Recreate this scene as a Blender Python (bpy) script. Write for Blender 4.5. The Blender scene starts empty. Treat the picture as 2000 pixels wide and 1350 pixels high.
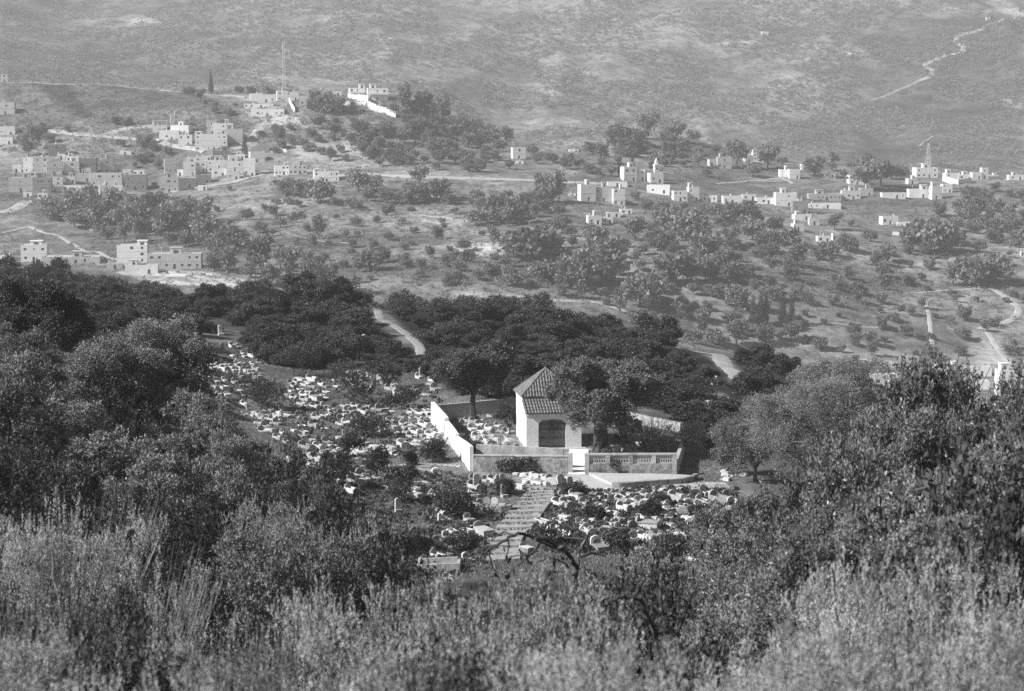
import bpy, math, random
import numpy as np
from mathutils import Vector, Matrix
rnd = random.Random(7)
nrg = np.random.default_rng(11)
R = math.radians
scene = bpy.context.scene
COL = scene.collection
# ------------------------------------------------------------------ camera model (photo is 2000 x 1350)
F = 4000.0
HZ = 180.0
PITCH = math.atan((675 - HZ) / F)
CP, SP = math.cos(PITCH), math.sin(PITCH)

def ray(px, py):
    """pixel -> (x/Y, z/Y) of its sight line, camera at the origin looking along +Y"""
    a, b = px - 1000.0, 675.0 - py
    dy = F * CP + b * SP
    return a / dy, (b * CP - F * SP) / dy

def proj(x, y, z):
    dep = y * CP - z * SP
    up = y * SP + z * CP
    return 1000 + F * x / dep, 675 - F * up / dep

# ------------------------------------------------------------------ terrain: sight-line heights over log distance
YR = [2, 12, 25, 60, 100, 126, 152, 170, 200, 240, 280, 330, 600, 800, 845, 885, 960, 1050, 1130, 1190, 1250, 1310, 1400, 1550, 1950, 2200, 2420, 2620, 2780, 2880]
TAIL = {}
COLS = {
 -600: [2600, 1800, 1560, 960, 740, 690, 660, 640, 610, 580, 560, 560, 560, 545, 530, 515, 475, 425, 370, 325, 280, 230, 165, 165, 190, 150, 100, 50, -40, -100],
 0:    [2600, 1800, 1580, 1040, 800, 735, 690, 660, 620, 590, 570, 575, 580, 560, 540, 519, 475, 425, 375, 330, 285, 225, 163, 168, 185, 130, 70, 0, -80, -130],
 250:  [2600, 1800, 1600, 1180, 890, 810, 745, 705, 660, 620, 590, 605, 605, 570, 545, 520, 475, 428, 380, 335, 280, 215, 172, 185, 195, 140, 75, 0, -80, -130],
 500:  [2600, 1800, 1620, 1280, 1085, 975, 885, 835, 740, 650, 592, 605, 620, 600, 550, 512, 460, 410, 362, 320, 255, 205, 190, 200, 200, 140, 75, 0, -80, -130],
 750:  [2600, 1800, 1640, 1400, 1220, 1095, 930, 850, 752, 668, 606, 614, 650, 610, 550, 505, 450, 400, 352, 315, 250, 190, 192, 215, 215, 150, 80, 0, -80, -130],
 1000: [2600, 1800, 1640, 1470, 1260, 1112, 922, 832, 735, 664, 622, 636, 660, 620, 560, 505, 450, 400, 354, 325, 298, 283, 290, 295, 285, 190, 90, 0, -80, -130],
 1250: [2600, 1800, 1640, 1470, 1260, 1118, 925, 842, 752, 692, 668, 682, 695, 650, 590, 525, 460, 412, 366, 332, 295, 255, 262, 290, 290, 200, 95, 0, -80, -130],
 1500: [2600, 1800, 1640, 1450, 1240, 1105, 930, 862, 788, 735, 712, 728, 762, 695, 610, 545, 482, 432, 388, 356, 325, 308, 318, 340, 325, 225, 100, 0, -80, -130],
 1750: [2600, 1800, 1620, 1400, 1200, 1065, 935, 885, 836, 802, 790, 802, 800, 722, 660, 595, 520, 450, 396, 362, 345, 338, 345, 362, 345, 245, 105, 0, -80, -130],
 2000: [2600, 1800, 1600, 1350, 1150, 1025, 935, 895, 865, 845, 845, 845, 800, 730, 675, 612, 532, 462, 402, 368, 350, 344, 350, 365, 345, 245, 105, 0, -80, -130],
 2600: [2600, 1800, 1580, 1300, 1100, 1000, 935, 900, 880, 870, 860, 860, 810, 735, 680, 620, 540, 470, 410, 375, 352, 346, 350, 365, 345, 245, 105, 0, -80, -130],
}

def pchip(xk, yk, x):
    xk = np.asarray(xk, float); yk = np.asarray(yk, float)
    h = np.diff(xk); d = np.diff(yk, axis=0) / (h if yk.ndim == 1 else h[:, None])
    m = np.zeros_like(yk)
    a, b = d[:-1], d[1:]
    w = (a * b > 0)
    with np.errstate(divide='ignore', invalid='ignore'):
        hm = np.where(w, 2 * a * b / (a + b), 0)
    m[1:-1] = hm; m[0] = d[0]; m[-1] = d[-1]
    i = np.clip(np.searchsorted(xk, x) - 1, 0, len(xk) - 2)
    t = (x - xk[i]) / h[i]
    hh = h[i]
    if yk.ndim > 1: t = t[:, None]; hh = hh[:, None]
    return ((1 + 2*t) * (1-t)**2 * yk[i] + t * (1-t)**2 * hh * m[i] + t*t*(3-2*t) * yk[i+1] + t*t*(t-1) * hh * m[i+1])

def lattice(shape_seed):
    g = np.random.default_rng(shape_seed).random((256, 256))
    return g
LAT = lattice(5)

def vnoise(x, y):
    xi = np.floor(x).astype(int); yi = np.floor(y).astype(int)
    fx = x - xi; fy = y - yi
    fx = fx*fx*(3-2*fx); fy = fy*fy*(3-2*fy)
    a = LAT[xi & 255, yi & 255]; b = LAT[(xi+1) & 255, yi & 255]; c = LAT[xi & 255, (yi+1) & 255]; d = LAT[(xi+1) & 255, (yi+1) & 255]
    return (a*(1-fx)+b*fx)*(1-fy)+(c*(1-fx)+d*fx)*fy

def fbm(x, y, o=4):
    s = 0; a = .5
    for k in range(o):
        s = s + a * (vnoise(x*2**k + 17*k, y*2**k + 31*k) - .5); a *= .5
    return s

NTX = 460
TXS = np.linspace(-0.42, 0.42, NTX)
LY = np.unique(np.concatenate([np.linspace(math.log(2), math.log(100), 90), np.linspace(math.log(100), math.log(300), 240),
                               np.linspace(math.log(300), math.log(600), 60), np.linspace(math.log(600), math.log(1420), 330), np.linspace(math.log(1420), math.log(2880), 330)]))
def _build():
    cp = sorted(COLS); prof = []
    for c in cp:
        tz = [ray(c, p)[1] for p in COLS[c]]
        prof.append(pchip([math.log(v) for v in YR], tz, LY))
    prof = np.array(prof)                                     # columns x rows
    ctx = [(c - 1000) / (F * CP) for c in cp]
    T = pchip(ctx, prof, TXS).T                               # rows x tx
    Y = np.exp(LY)[:, None]; X = TXS[None, :] * Y
    Z = T * Y
    YY = np.broadcast_to(Y, Z.shape)
    far = np.clip((YY - 1450) / 350, 0, 1)
    mid = np.clip((YY - 620) / 150, 0, 1) * (1 - far)
    near = 1 - np.clip((YY - 100) / 60, 0, 1)
    Z = Z + near * 1.2 * fbm(X / 9, YY / 9) + 0.35 * (1-far) * fbm(X / 5 + 9, YY / 5)
    Z = Z + mid * (9 * fbm(X / 90, YY / 90) + 3 * fbm(X/26 + 5, YY/26))
    # mountain: rounded spurs and gullies running towards the valley
    u = X / 230 + 1.6 * fbm(X / 420, YY / 420)
    ridge = 1 - np.abs(2 * vnoise(u, YY / 900) - 1)
    ridge2 = 1 - np.abs(2 * vnoise(u * 2.7 + 7, YY / 330 + 3) - 1)
    Z = Z + far * (26 * (ridge - .5) + 10 * (ridge2 - .5) + 15 * fbm(X / 110, YY / 110, 6)) * np.clip((2900 - YY) / 300, .3, 1)
    # the scarp below the left hilltop
    return X, YY, Z
GX, GY, GZ = _build()
GT = GZ / GY

def ground(x, y):
    y = max(y, 2.01); tx = x / y
    j = (tx - TXS[0]) / (TXS[1] - TXS[0]); j0 = int(min(max(j, 0), NTX - 2)); fj = min(max(j - j0, 0), 1)
    ly = math.log(y); i0 = int(np.clip(np.searchsorted(LY, ly) - 1, 0, len(LY) - 2)); fi = (ly - LY[i0]) / (LY[i0+1] - LY[i0])
    # interpolate in true distance so that points sit on the mesh faces
    y0, y1 = math.exp(LY[i0]), math.exp(LY[i0+1]); fi = (y - y0) / (y1 - y0)
    a = GZ[i0, j0] * (1-fj) + GZ[i0, j0+1] * fj
    b = GZ[i0+1, j0] * (1-fj) + GZ[i0+1, j0+1] * fj
    return a * (1-fi) + b * fi

def at(px, py, ymin=60.0, ymax=2870.0):
    """first meeting of the pixel's sight line with the ground beyond ymin"""
    tx, tz = ray(px, py)
    j = (tx - TXS[0]) / (TXS[1] - TXS[0]); j0 = int(min(max(j, 0), NTX - 2)); fj = j - j0
    col = GT[:, j0] * (1-fj) + GT[:, j0+1] * fj
    i = max(int(np.searchsorted(LY, math.log(ymin))), 1)
    k = np.nonzero(col[i:] >= tz)[0]
    if len(k) == 0: y = ymax
    else:
        k = k[0] + i
        if k == i: y = math.exp(LY[k])
        else:
            a, b = col[k-1] - tz, col[k] - tz
            t = a / (a - b) if a != b else 0
            y = math.exp(LY[k-1]) * (1-t) + math.exp(LY[k]) * t
    y = min(y, ymax)
    x = tx * y
    return Vector((x, y, ground(x, y)))

# ------------------------------------------------------------------ tagging
def tag(o, label=None, cat=None, group=None, kind=None):
    if label: o['label'] = label
    if cat: o['category'] = cat
    if group: o['group'] = group
    if kind: o['kind'] = kind
    return o

def empty(name, loc=(0, 0, 0), rz=0.0):
    o = bpy.data.objects.new(name, None); COL.objects.link(o)
    o.location = loc; o.rotation_euler = (0, 0, rz); o.empty_display_size = .3
    return o

def link(name, me, parent=None, loc=None, rz=None, scale=None):
    o = bpy.data.objects.new(name, me); COL.objects.link(o)
    if parent is not None: o.parent = parent
    if loc is not None: o.location = loc
    if rz is not None: o.rotation_euler = (0, 0, rz)
    if scale is not None: o.scale = scale
    return o

class MB:
    """collects shapes and links them as one mesh object"""
    def __init__(s): s.v = []; s.f = []; s.m = []
    def add(s, vs, fs, m=0):
        b = len(s.v); s.v += [tuple(p) for p in vs]; s.f += [tuple(i + b for i in q) for q in fs]; s.m += [m] * len(fs); return s
    def box(s, x0, x1, y0, y1, z0, z1, m=0, tf=None):
        vs = [(x, y, z) for z in (z0, z1) for y in (y0, y1) for x in (x0, x1)]
        if tf: vs = [tf(Vector(p)) for p in vs]
        return s.add(vs, [(0, 2, 3, 1), (4, 5, 7, 6), (0, 1, 5, 4), (2, 6, 7, 3), (0, 4, 6, 2), (1, 3, 7, 5)], m)
    def prism(s, outline, y0, y1, m=0):
        """outline in x,z, extruded along y"""
        n = len(outline)
        vs = [(x, y0, z) for x, z in outline] + [(x, y1, z) for x, z in outline]
        fs = [tuple(range(n)), tuple(range(2*n-1, n-1, -1))] + [(i, i+n, (i+1) % n + n, (i+1) % n) for i in range(n)]
        return s.add(vs, fs, m)
    def tube(s, pts, rs, seg=6, m=0, cap=True):
        pts = [Vector(p) for p in pts]; b = len(s.v); ref = Vector((0.31, .2, .93)).normalized()
        for k, p in enumerate(pts):
            d = (pts[min(k+1, len(pts)-1)] - pts[max(k-1, 0)]).normalized()
            u = d.cross(ref)
            if u.length < .05: u = d.cross(Vector((1, 0, 0)))
            u.normalize(); w = d.cross(u)
            for q in range(seg):
                a = 2*math.pi*q/seg
                s.v.append(tuple(p + (u*math.cos(a) + w*math.sin(a)) * rs[k]))
        for k in range(len(pts)-1):
            for q in range(seg):
                q2 = (q+1) % seg
                s.f.append((b+k*seg+q, b+k*seg+q2, b+(k+1)*seg+q2, b+(k+1)*seg+q)); s.m.append(m)
        if cap:
            s.f.append(tuple(b+q for q in range(seg-1, -1, -1))); s.m.append(m)
            e = b+(len(pts)-1)*seg; s.f.append(tuple(e+q for q in range(seg))); s.m.append(m)
        return s
    def mesh(s, name, mats):
        me = bpy.data.meshes.new(name); me.from_pydata(s.v, [], s.f)
        for m in (mats if isinstance(mats, (list, tuple)) else [mats]): me.materials.append(m)
        if any(s.m): me.polygons.foreach_set('material_index', s.m)
        me.update(); return me
    def build(s, name, mats, parent=None, loc=None, rz=None):
        return link(name, s.mesh(name, mats), parent, loc, rz)

# ------------------------------------------------------------------ materials (the photograph is black and white: greys only)
def mat(name, base, rough=.85, noise=0.0, scale=1.0, bump=0.0, spec=.2, rand=0.0, stain=None, detail=6, coord='Object', bscale=None, transl=0.0):
    m = bpy.data.materials.new(name); m.use_nodes = True; nt = m.node_tree; N = nt.nodes; L = nt.links
    b = N['Principled BSDF']; b.inputs['Roughness'].default_value = rough; b.inputs['Specular IOR Level'].default_value = spec
    b.inputs['Base Color'].default_value = (base, base, base, 1)
    val = None
    if noise or stain or bump:
        tc = N.new('ShaderNodeTexCoord')
    if noise:
        n = N.new('ShaderNodeTexNoise'); n.inputs['Scale'].default_value = scale; n.inputs['Detail'].default_value = detail; n.inputs['Roughness'].default_value = .62
        L.new(tc.outputs[coord], n.inputs['Vector'])
        r = N.new('ShaderNodeMapRange'); r.inputs['From Min'].default_value = .3; r.inputs['From Max'].default_value = .7
        r.inputs['To Min'].default_value = base * (1 - noise); r.inputs['To Max'].default_value = base * (1 + noise)
        L.new(n.outputs['Fac'], r.inputs['Value']); val = r.outputs['Result']
    if stain:                                   # (dark tone, scale, threshold): weathering blotches and streaks
        n = N.new('ShaderNodeTexNoise'); n.inputs['Scale'].default_value = stain[1]; n.inputs['Detail'].default_value = 8; n.inputs['Roughness'].default_value = .7
        mp = N.new('ShaderNodeMapping'); mp.inputs['Scale'].default_value = (1, 1, .45)
        L.new(tc.outputs[coord], mp.inputs['Vector']); L.new(mp.outputs['Vector'], n.inputs['Vector'])
        r = N.new('ShaderNodeMapRange'); r.inputs['From Min'].default_value = stain[2]; r.inputs['From Max'].default_value = stain[2] + .18
        L.new(n.outputs['Fac'], r.inputs['Value'])
        mx = N.new('ShaderNodeMix'); mx.inputs['A'].default_value = base
        if val: L.new(val, mx.inputs['A'])
        mx.inputs['B'].default_value = stain[0]; L.new(r.outputs['Result'], mx.inputs['Factor']); val = mx.outputs['Result']
    if rand:
        oi = N.new('ShaderNodeObjectInfo'); r = N.new('ShaderNodeMapRange'); r.inputs['To Min'].default_value = 1 - rand; r.inputs['To Max'].default_value = 1 + rand
        L.new(oi.outputs['Random'], r.inputs['Value'])
        mu = N.new('ShaderNodeMath'); mu.operation = 'MULTIPLY'; mu.inputs[1].default_value = base
        if val: L.new(val, mu.inputs[1])
        L.new(r.outputs['Result'], mu.inputs[0]); val = mu.outputs[0]
    if val: L.new(val, b.inputs['Base Color'])
    if bump:
        n = N.new('ShaderNodeTexNoise'); n.inputs['Scale'].default_value = bscale or scale * 4; n.inputs['Detail'].default_value = 5
        L.new(tc.outputs[coord], n.inputs['Vector'])
        bp = N.new('ShaderNodeBump'); bp.inputs['Strength'].default_value = bump; bp.inputs['Distance'].default_value = .05
        L.new(n.outputs['Fac'], bp.inputs['Height']); L.new(bp.outputs['Normal'], b.inputs['Normal'])
    if transl:
        t = N.new('ShaderNodeBsdfTranslucent'); t.inputs['Color'].default_value = (base, base, base, 1)
        if val: L.new(val, t.inputs['Color'])
        ms = N.new('ShaderNodeMixShader'); ms.inputs[0].default_value = transl
        L.new(b.outputs[0], ms.inputs[1]); L.new(t.outputs[0], ms.inputs[2]); L.new(ms.outputs[0], N['Material Output'].inputs['Surface'])
    return m

def leafmat(name, base, rand=.25, rough=.5, transl=.25, var=.35):
    m = mat(name, base, rough=rough, spec=.35, rand=rand, noise=var, scale=1.3, detail=3, transl=transl)
    return m

M = {
 'whitewash': mat('whitewash', .84, noise=.10, scale=1.2, stain=(.48, .8, .54), bump=.25, bscale=9, rand=.06),
 'old_plaster': mat('old_plaster', .48, noise=.22, scale=1.6, stain=(.26, .9, .50), bump=.5, bscale=7),
 'rough_plaster': mat('rough_plaster', .34, noise=.55, scale=3.5, stain=(.13, 1.3, .48), bump=.9, bscale=12),
 'tomb_white': mat('tomb_white', .46, noise=.25, scale=2.5, stain=(.18, 1.8, .53), rand=.45, bump=.2, bscale=14),
 'tomb_grey': mat('tomb_grey', .26, noise=.2, scale=3, stain=(.2, 2.2, .55), rand=.2, bump=.3, bscale=14),
 'tomb_dark': mat('tomb_dark', .06, noise=.3, scale=3, rough=.45, spec=.4),
 'plaque': mat('plaque', .5, noise=.3, scale=9),
 'tile': mat('clay_tile', .18, noise=.4, scale=2.2, stain=(.14, 2.0, .55), rough=.8),
 'iron': mat('iron', .08, rough=.5, spec=.4),
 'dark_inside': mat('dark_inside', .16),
 'concrete': mat('concrete', .46, noise=.18, scale=.9, stain=(.26, .5, .58), bump=.3, bscale=6),
 'step_stone': mat('step_stone', .35, noise=.22, scale=1.4, stain=(.14, .9, .55), bump=.5, bscale=8),
 'track': mat('track', .42, noise=.2, scale=.15, stain=(.2, .08, .62)),
 'field_path': mat('field_path', .3, noise=.25, scale=.2),
 'asphalt': mat('asphalt', .42, noise=.15, scale=.05),
 'bark': mat('bark', .065, noise=.4, scale=5, bump=.8, bscale=16),
 'bark_pale': mat('bark_pale', .26, noise=.4, scale=5, bump=.6, bscale=16),
 'house_white': mat('house_white', .85, noise=.06, scale=.25, stain=(.5, .3, .62), rand=.08),
 'house_pale': mat('house_pale', .72, noise=.08, scale=.3, stain=(.4, .3, .6), rand=.1),
 'house_grey': mat('house_grey', .5, noise=.12, scale=.4, stain=(.24, .3, .6), rand=.15),
 'house_brick': mat('house_brick', .24, noise=.2, scale=.8, rand=.2),
 'roof_deck': mat('roof_deck', .55, noise=.15, scale=.4),
 'pane': mat('window_pane', .07, rough=.25, spec=.5),
 'frame': mat('window_frame', .30),
 'wood': mat('pole_wood', .22, noise=.3, scale=4),
 'steel': mat('mast_steel', .8, rough=.5),
 'leaf_wood': leafmat('leaf_ridge_wood', .078, transl=.12),
 'leaf_olive': leafmat('leaf_olive', .21, transl=.1, var=.5, rand=.35),
 'leaf_court': leafmat('leaf_courtyard_olive', .15, transl=.12),
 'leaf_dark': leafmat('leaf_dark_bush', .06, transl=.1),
 'leaf_near': leafmat('leaf_near_shrub', .36, rand=.4, transl=.12, var=.6),
 'leaf_right': leafmat('leaf_glossy', .2, rand=.35, rough=.35, transl=.08, var=.5),
 'leaf_far': leafmat('leaf_far_tree', .2, rand=.3, var=.25),
 'leaf_pale': leafmat('leaf_pale', .3, transl=.3),
 'grass': leafmat('grass_blades', .25, transl=.3),
 'weeds': leafmat('weeds', .10, transl=.3),
 'rock': mat('pale_rock', .58, noise=.25, scale=2, bump=.7, bscale=5),
}
# ================================================================== ground sheet
def in_poly(px, py, poly):
    c = np.zeros(px.shape, bool); n = len(poly)
    for i in range(n):
        x0, y0 = poly[i]; x1, y1 = poly[(i+1) % n]
        if y0 == y1: continue
        c ^= ((y0 > py) != (y1 > py)) & (px < (x1-x0)*(py-y0)/(y1-y0)+x0)
    return c

# natural changes of soil and plant cover: (outline in photo pixels, nearest distance, farthest, tone)
PATCHES = [
 ([(340,640),(480,640),(760,690),(880,760),(1330,800),(1480,900),(1480,1120),(820,1140),(640,960),(400,830),(340,720)], 100, 260, .17),
 ([(640,900),(900,900),(920,960),(1000,960),(830,1120),(760,1000)], 100, 260, .17),
 ([(1000,930),(1110,930),(1090,960),(1010,960)], 100, 260, .30),
 ([(760,905),(905,905),(905,925),(760,925)], 100, 260, .22),
 ([(1120,930),(1340,925),(1360,945),(1200,956)], 100, 260, .26),
 ([(930,860),(1330,860),(1320,935),(925,930)], 100, 260, .30),
 ([(700,590),(760,590),(765,620),(800,650),(820,680),(800,685),(760,650),(720,615)], 170, 320, .34),
 ([(1310,650),(1400,670),(1420,700),(1470,745),(1440,760),(1390,700),(1300,665)], 150, 420, .36),
 ([(1350,760),(1420,770),(1400,800),(1340,790)], 150, 420, .34),
 ([(1100,630),(1200,640),(1200,655),(1100,650)], 150, 420, .32),
 ([(230,530),(400,530),(480,545),(470,562),(300,556)], 500, 960, .4),
 # far slope, paler fallow fields
 ([(340,395),(560,380),(700,395),(860,420),(760,470),(560,440),(420,450)], 600, 1420, .175),
 ([(790,400),(920,430),(900,445),(800,425)], 600, 1420, .27),
 ([(780,478),(930,470),(1000,485),(1000,500),(900,500),(790,510),(760,500)], 600, 1420, .24),
 ([(700,520),(860,510),(880,560),(700,570)], 600, 1420, .19),
 ([(880,568),(1040,575),(1030,590),(900,582)], 600, 1420, .27),
 ([(1060,430),(1150,440),(1170,465),(1100,475)], 600, 1420, .18),
 ([(1560,440),(1740,440),(1850,520),(1840,560),(1640,560),(1560,500)], 600, 1420, .135),
 ([(1640,480),(1850,470),(1960,560),(1800,565)], 600, 1420, .15),
 ([(1520,640),(1580,650),(1600,690),(1520,690)], 600, 1420, .25),
 ([(1580,560),(1900,570),(1990,640),(1990,720),(1600,720),(1560,620)], 600, 1420, .175),
 ([(1880,650),(1960,640),(1990,720),(1900,710)], 600, 1420, .23),
 ([(0,445),(80,450),(230,520),(230,530),(0,520)], 600, 1420, .17),
 ([(0,395),(60,390),(70,470),(0,465)], 600, 1420, .2),
 # left bowl and scarp
 ([(0,165),(200,163),(460,175),(480,215),(420,260),(200,275),(0,250)], 1000, 1420, .115),
 ([(75,165),(140,165),(150,190),(190,235),(160,230),(100,195)], 1000, 1420, .05),
 ([(200,190),(212,190),(232,232),(222,235)], 1000, 1420, .06),
 ([(360,170),(600,180),(600,240),(480,220)], 1000, 1420, .2),
 ([(470,225),(640,225),(740,240),(720,255),(500,245)], 1000, 1420, .24),
 ([(460,262),(520,240),(500,290),(455,300)], 1000, 1420, .23),
 ([(540,270),(560,270),(620,300),(600,310)], 1000, 1420, .22),
 ([(640,250),(700,260),(740,300),(700,310)], 1000, 1420, .2),
 # mountain: fields and bare patches
 ([(100,82),(160,88),(165,98),(140,96)], 1480, 2880, .26),
 ([(0,0),(420,0),(500,80),(430,165),(0,165)], 1480, 2880, .105),
 ([(1640,105),(1700,85),(1760,78),(1740,102)], 1480, 2880, .25),
 ([(1480,125),(1620,100),(1600,115),(1500,130)], 1480, 2880, .2),
 ([(1650,212),(1700,200),(1690,215)], 1480, 2880, .32),
 ([(1830,15),(1890,10),(1870,25),(1835,22)], 1480, 2880, .28),
 ([(1890,20),(2000,15),(2000,30),(1880,28)], 1480, 2880, .2),
 ([(1650,240),(1662,238),(1656,246)], 1480, 2880, .36),
 ([(1600,30),(2000,40),(2000,330),(1480,330),(1420,270),(1700,200),(1720,120)], 1480, 2880, .085),
 ([(1950,190),(2000,192),(2000,215),(1955,208)], 1480, 2880, .25),
 ([(1380,85),(1480,78),(1520,84),(1420,90)], 1480, 2880, .22),
 ([(1280,205),(1340,198),(1330,210)], 1480, 2880, .22),
 ([(1020,235),(1130,228),(1200,240),(1060,250)], 1480, 2880, .18),
 ([(1120,120),(1220,112),(1200,124)], 1480, 2880, .2),
 ([(230,30),(330,25),(360,40),(260,45)], 1480, 2880, .17),
 ([(600,30),(700,20),(760,40),(650,50)], 1480, 2880, .17),
 ([(1520,40),(1700,20),(1800,60),(1600,70)], 1480, 2880, .14),
]

def build_ground():
    X, Y, Z = GX.ravel(), GY.ravel(), GZ.ravel()
    dep = Y * CP - Z * SP
    px = 1000 + F * X / dep; py = 675 - F * (Y * SP + Z * CP) / dep
    tone = np.full(X.shape, .10)
    tone[Y < 110] = .06
    tone[(Y > 170) & (Y < 560)] = .06
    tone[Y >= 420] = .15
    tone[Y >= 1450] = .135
    jx = 9 * fbm(X / 6, Y / 6); jy = 5 * fbm(X / 6 + 40, Y / 6)
    far = Y > 420
    jx = np.where(far, 16 * fbm(X / 40, Y / 40), jx); jy = np.where(far, 8 * fbm(X / 40 + 40, Y / 40), jy)
    for poly, y0, y1, t in PATCHES:
        s = (Y >= y0) & (Y <= y1) & in_poly(px + jx, py + jy, poly)
        tone[s] = t
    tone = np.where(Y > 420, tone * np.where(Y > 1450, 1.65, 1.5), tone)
    # soften on the grid
    T = tone.reshape(GX.shape)
    for _ in range(2):
        T2 = T.copy(); T2[1:-1, 1:-1] = (T[1:-1, 1:-1] * 2 + T[:-2, 1:-1] + T[2:, 1:-1] + T[1:-1, :-2] + T[1:-1, 2:]) / 6; T = T2
    tone = T.ravel()
    nr, nc = GX.shape
    me = bpy.data.meshes.new('ground')
    i = np.arange(nr * nc).reshape(nr, nc)
    q = np.stack([i[:-1, :-1], i[:-1, 1:], i[1:, 1:], i[1:, :-1]], -1).reshape(-1, 4)
    co = np.stack([X, Y, Z], -1)
    me.vertices.add(len(co)); me.vertices.foreach_set('co', co.ravel())
    me.loops.add(q.size); me.loops.foreach_set('vertex_index', q.ravel())
    me.polygons.add(len(q)); me.polygons.foreach_set('loop_start', np.arange(0, q.size, 4)); me.polygons.foreach_set('loop_total', np.full(len(q), 4))
    me.polygons.foreach_set('use_smooth', np.ones(len(q), bool))
    at_ = me.attributes.new('soil', 'FLOAT', 'POINT'); at_.data.foreach_set('value', tone.astype(np.float32))
    me.update(calc_edges=True)
    m = bpy.data.materials.new('soil_and_grass'); m.use_nodes = True; nt = m.node_tree; N = nt.nodes; L = nt.links
    b = N['Principled BSDF']; b.inputs['Roughness'].default_value = .95; b.inputs['Specular IOR Level'].default_value = .1
    a = N.new('ShaderNodeAttribute'); a.attribute_name = 'soil'
    tc = N.new('ShaderNodeTexCoord')
    def noise(scale, detail, lo, hi, f0=.32, f1=.68, rough=.65):
        n = N.new('ShaderNodeTexNoise'); n.inputs['Scale'].default_value = scale; n.inputs['Detail'].default_value = detail; n.inputs['Roughness'].default_value = rough
        L.new(tc.outputs['Object'], n.inputs['Vector'])
        r = N.new('ShaderNodeMapRange'); r.inputs['From Min'].default_value = f0; r.inputs['From Max'].default_value = f1
        r.inputs['To Min'].default_value = lo; r.inputs['To Max'].default_value = hi
        L.new(n.outputs['Fac'], r.inputs['Value']); return r.outputs['Result'], n
    def mul(p, q):
        u = N.new('ShaderNodeMath'); u.operation = 'MULTIPLY'; L.new(p, u.inputs[0]); L.new(q, u.inputs[1]); return u.outputs[0]
    n1, _ = noise(.02, 14, .5, 1.5, rough=.72)
    n2, nd = noise(.35, 9, .72, 1.28)
    n3, _ = noise(.075, 3, .62, 1.0, .40, .50)         # low scrub dots
    n4, _ = noise(.16, 2, .7, 1.0, .36, .44)
    n6, _ = noise(.011, 6, .72, 1.22, .42, .58, .7)
    n5, _ = noise(.0032, 4, .8, 1.2)
    c = mul(mul(mul(mul(mul(a.outputs['Fac'], n1), n2), n3), n4), n5)
    c = mul(c, n6)
    L.new(c, b.inputs['Base Color'])
    bp = N.new('ShaderNodeBump'); bp.inputs['Strength'].default_value = .7; bp.inputs['Distance'].default_value = .6
    L.new(nd.outputs['Fac'], bp.inputs['Height']); L.new(bp.outputs['Normal'], b.inputs['Normal'])
    me.materials.append(m)
    o = link('ground', me); tag(o, kind='structure')
    return o
build_ground()

# ================================================================== roads, tracks and paths draped on the ground
def drape(name, pix, w, m, ymin, lift=.05, step=None, world=False, ymax=2870):
    if ymin > 400: w *= .7
    P = [Vector(p) for p in pix] if world else [at(p[0], p[1], ymin, ymax) for p in pix]
    # resample evenly with smoothing
    pts = [P[0]]
    for k in range(len(P) - 1):
        p0, p1, p2, p3 = P[max(k-1, 0)], P[k], P[k+1], P[min(k+2, len(P)-1)]
        n = max(2, int((p2 - p1).length / (step or max(1.0, w * .8))))
        n = min(n, 60)
        for i in range(1, n + 1):
            t = i / n
            pts.append(.5 * ((2*p1) + (p2-p0)*t + (2*p0-5*p1+4*p2-p3)*t*t + (3*p1-p0-3*p2+p3)*t**3))
    vs, fs = [], []
    K = 4
    for k, p in enumerate(pts):
        d = pts[min(k+1, len(pts)-1)] - pts[max(k-1, 0)]; d.z = 0
        if d.length < 1e-6: d = Vector((1, 0, 0))
        d.normalize(); nrm = Vector((-d.y, d.x, 0))
        ww = w * (1 + .16 * math.sin(k * 1.7) * math.sin(k * .63 + 1))
        for j in range(K + 1):
            q = p + nrm * ww * (j / K - .5)
            vs.append((q.x, q.y, ground(q.x, q.y) + lift * (1 if 0 < j < K else .3)))
    n = K + 1
    for k in range(len(pts) - 1):
        for j in range(K):
            fs.append((k*n+j, k*n+j+1, (k+1)*n+j+1, (k+1)*n+j))
    b = MB().add(vs, fs)
    o = b.build(name, m); tag(o, kind='structure'); return o

drape('road', [(1180,360),(1120,357),(1040,353),(960,350),(880,348),(810,345),(740,342),(690,342),(640,345)], 9, M['asphalt'], 850, .5)
drape('road', [(330,378),(365,370),(420,362),(470,352),(515,342)], 8, M['track'], 800, .5)
drape('road', [(60,256),(120,258),(190,266),(230,256),(265,248),(310,247)], 8, M['track'], 900, .5)
drape('road', [(195,266),(240,270),(300,274),(340,286),(400,296)], 8, M['track'], 900, .5)
drape('path', [(120,161),(180,162),(260,163),(320,170),(400,177),(440,185),(480,191)], 7, M['track'], 1100, .5, ymax=1400)
drape('path', [(0,153),(40,150),(90,153),(130,160)], 8, M['track'], 1100, .5, ymax=1400)
drape('path', [(510,243),(500,262),(480,280),(452,292)], 9, M['track'], 900, .5)
drape('path', [(0,418),(25,410),(45,398),(62,394)], 11, M['track'], 700, .4)
drape('path', [(0,456),(30,450),(58,444),(90,456),(130,470),(200,496),(232,508)], 4, M['track'], 650, .4)
drape('path', [(128,432),(160,442),(190,452)], 4, M['track'], 650, .4)
drape('path', [(960,348),(990,352)], 3, M['track'], 850, .3)
drape('path', [(1930,560),(1970,585),(1990,605),(1970,628),(1935,634),(1915,645)], 5, M['track'], 500, .35)
drape('path', [(1805,580),(1815,620),(1822,680)], 3, M['track'], 480, .3)
drape('path', [(1930,650),(1955,690),(1985,715)], 4, M['track'], 450, .3)
drape('path', [(1500,350),(1530,350),(1550,360)], 4, M['track'], 900, .3)
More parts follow.
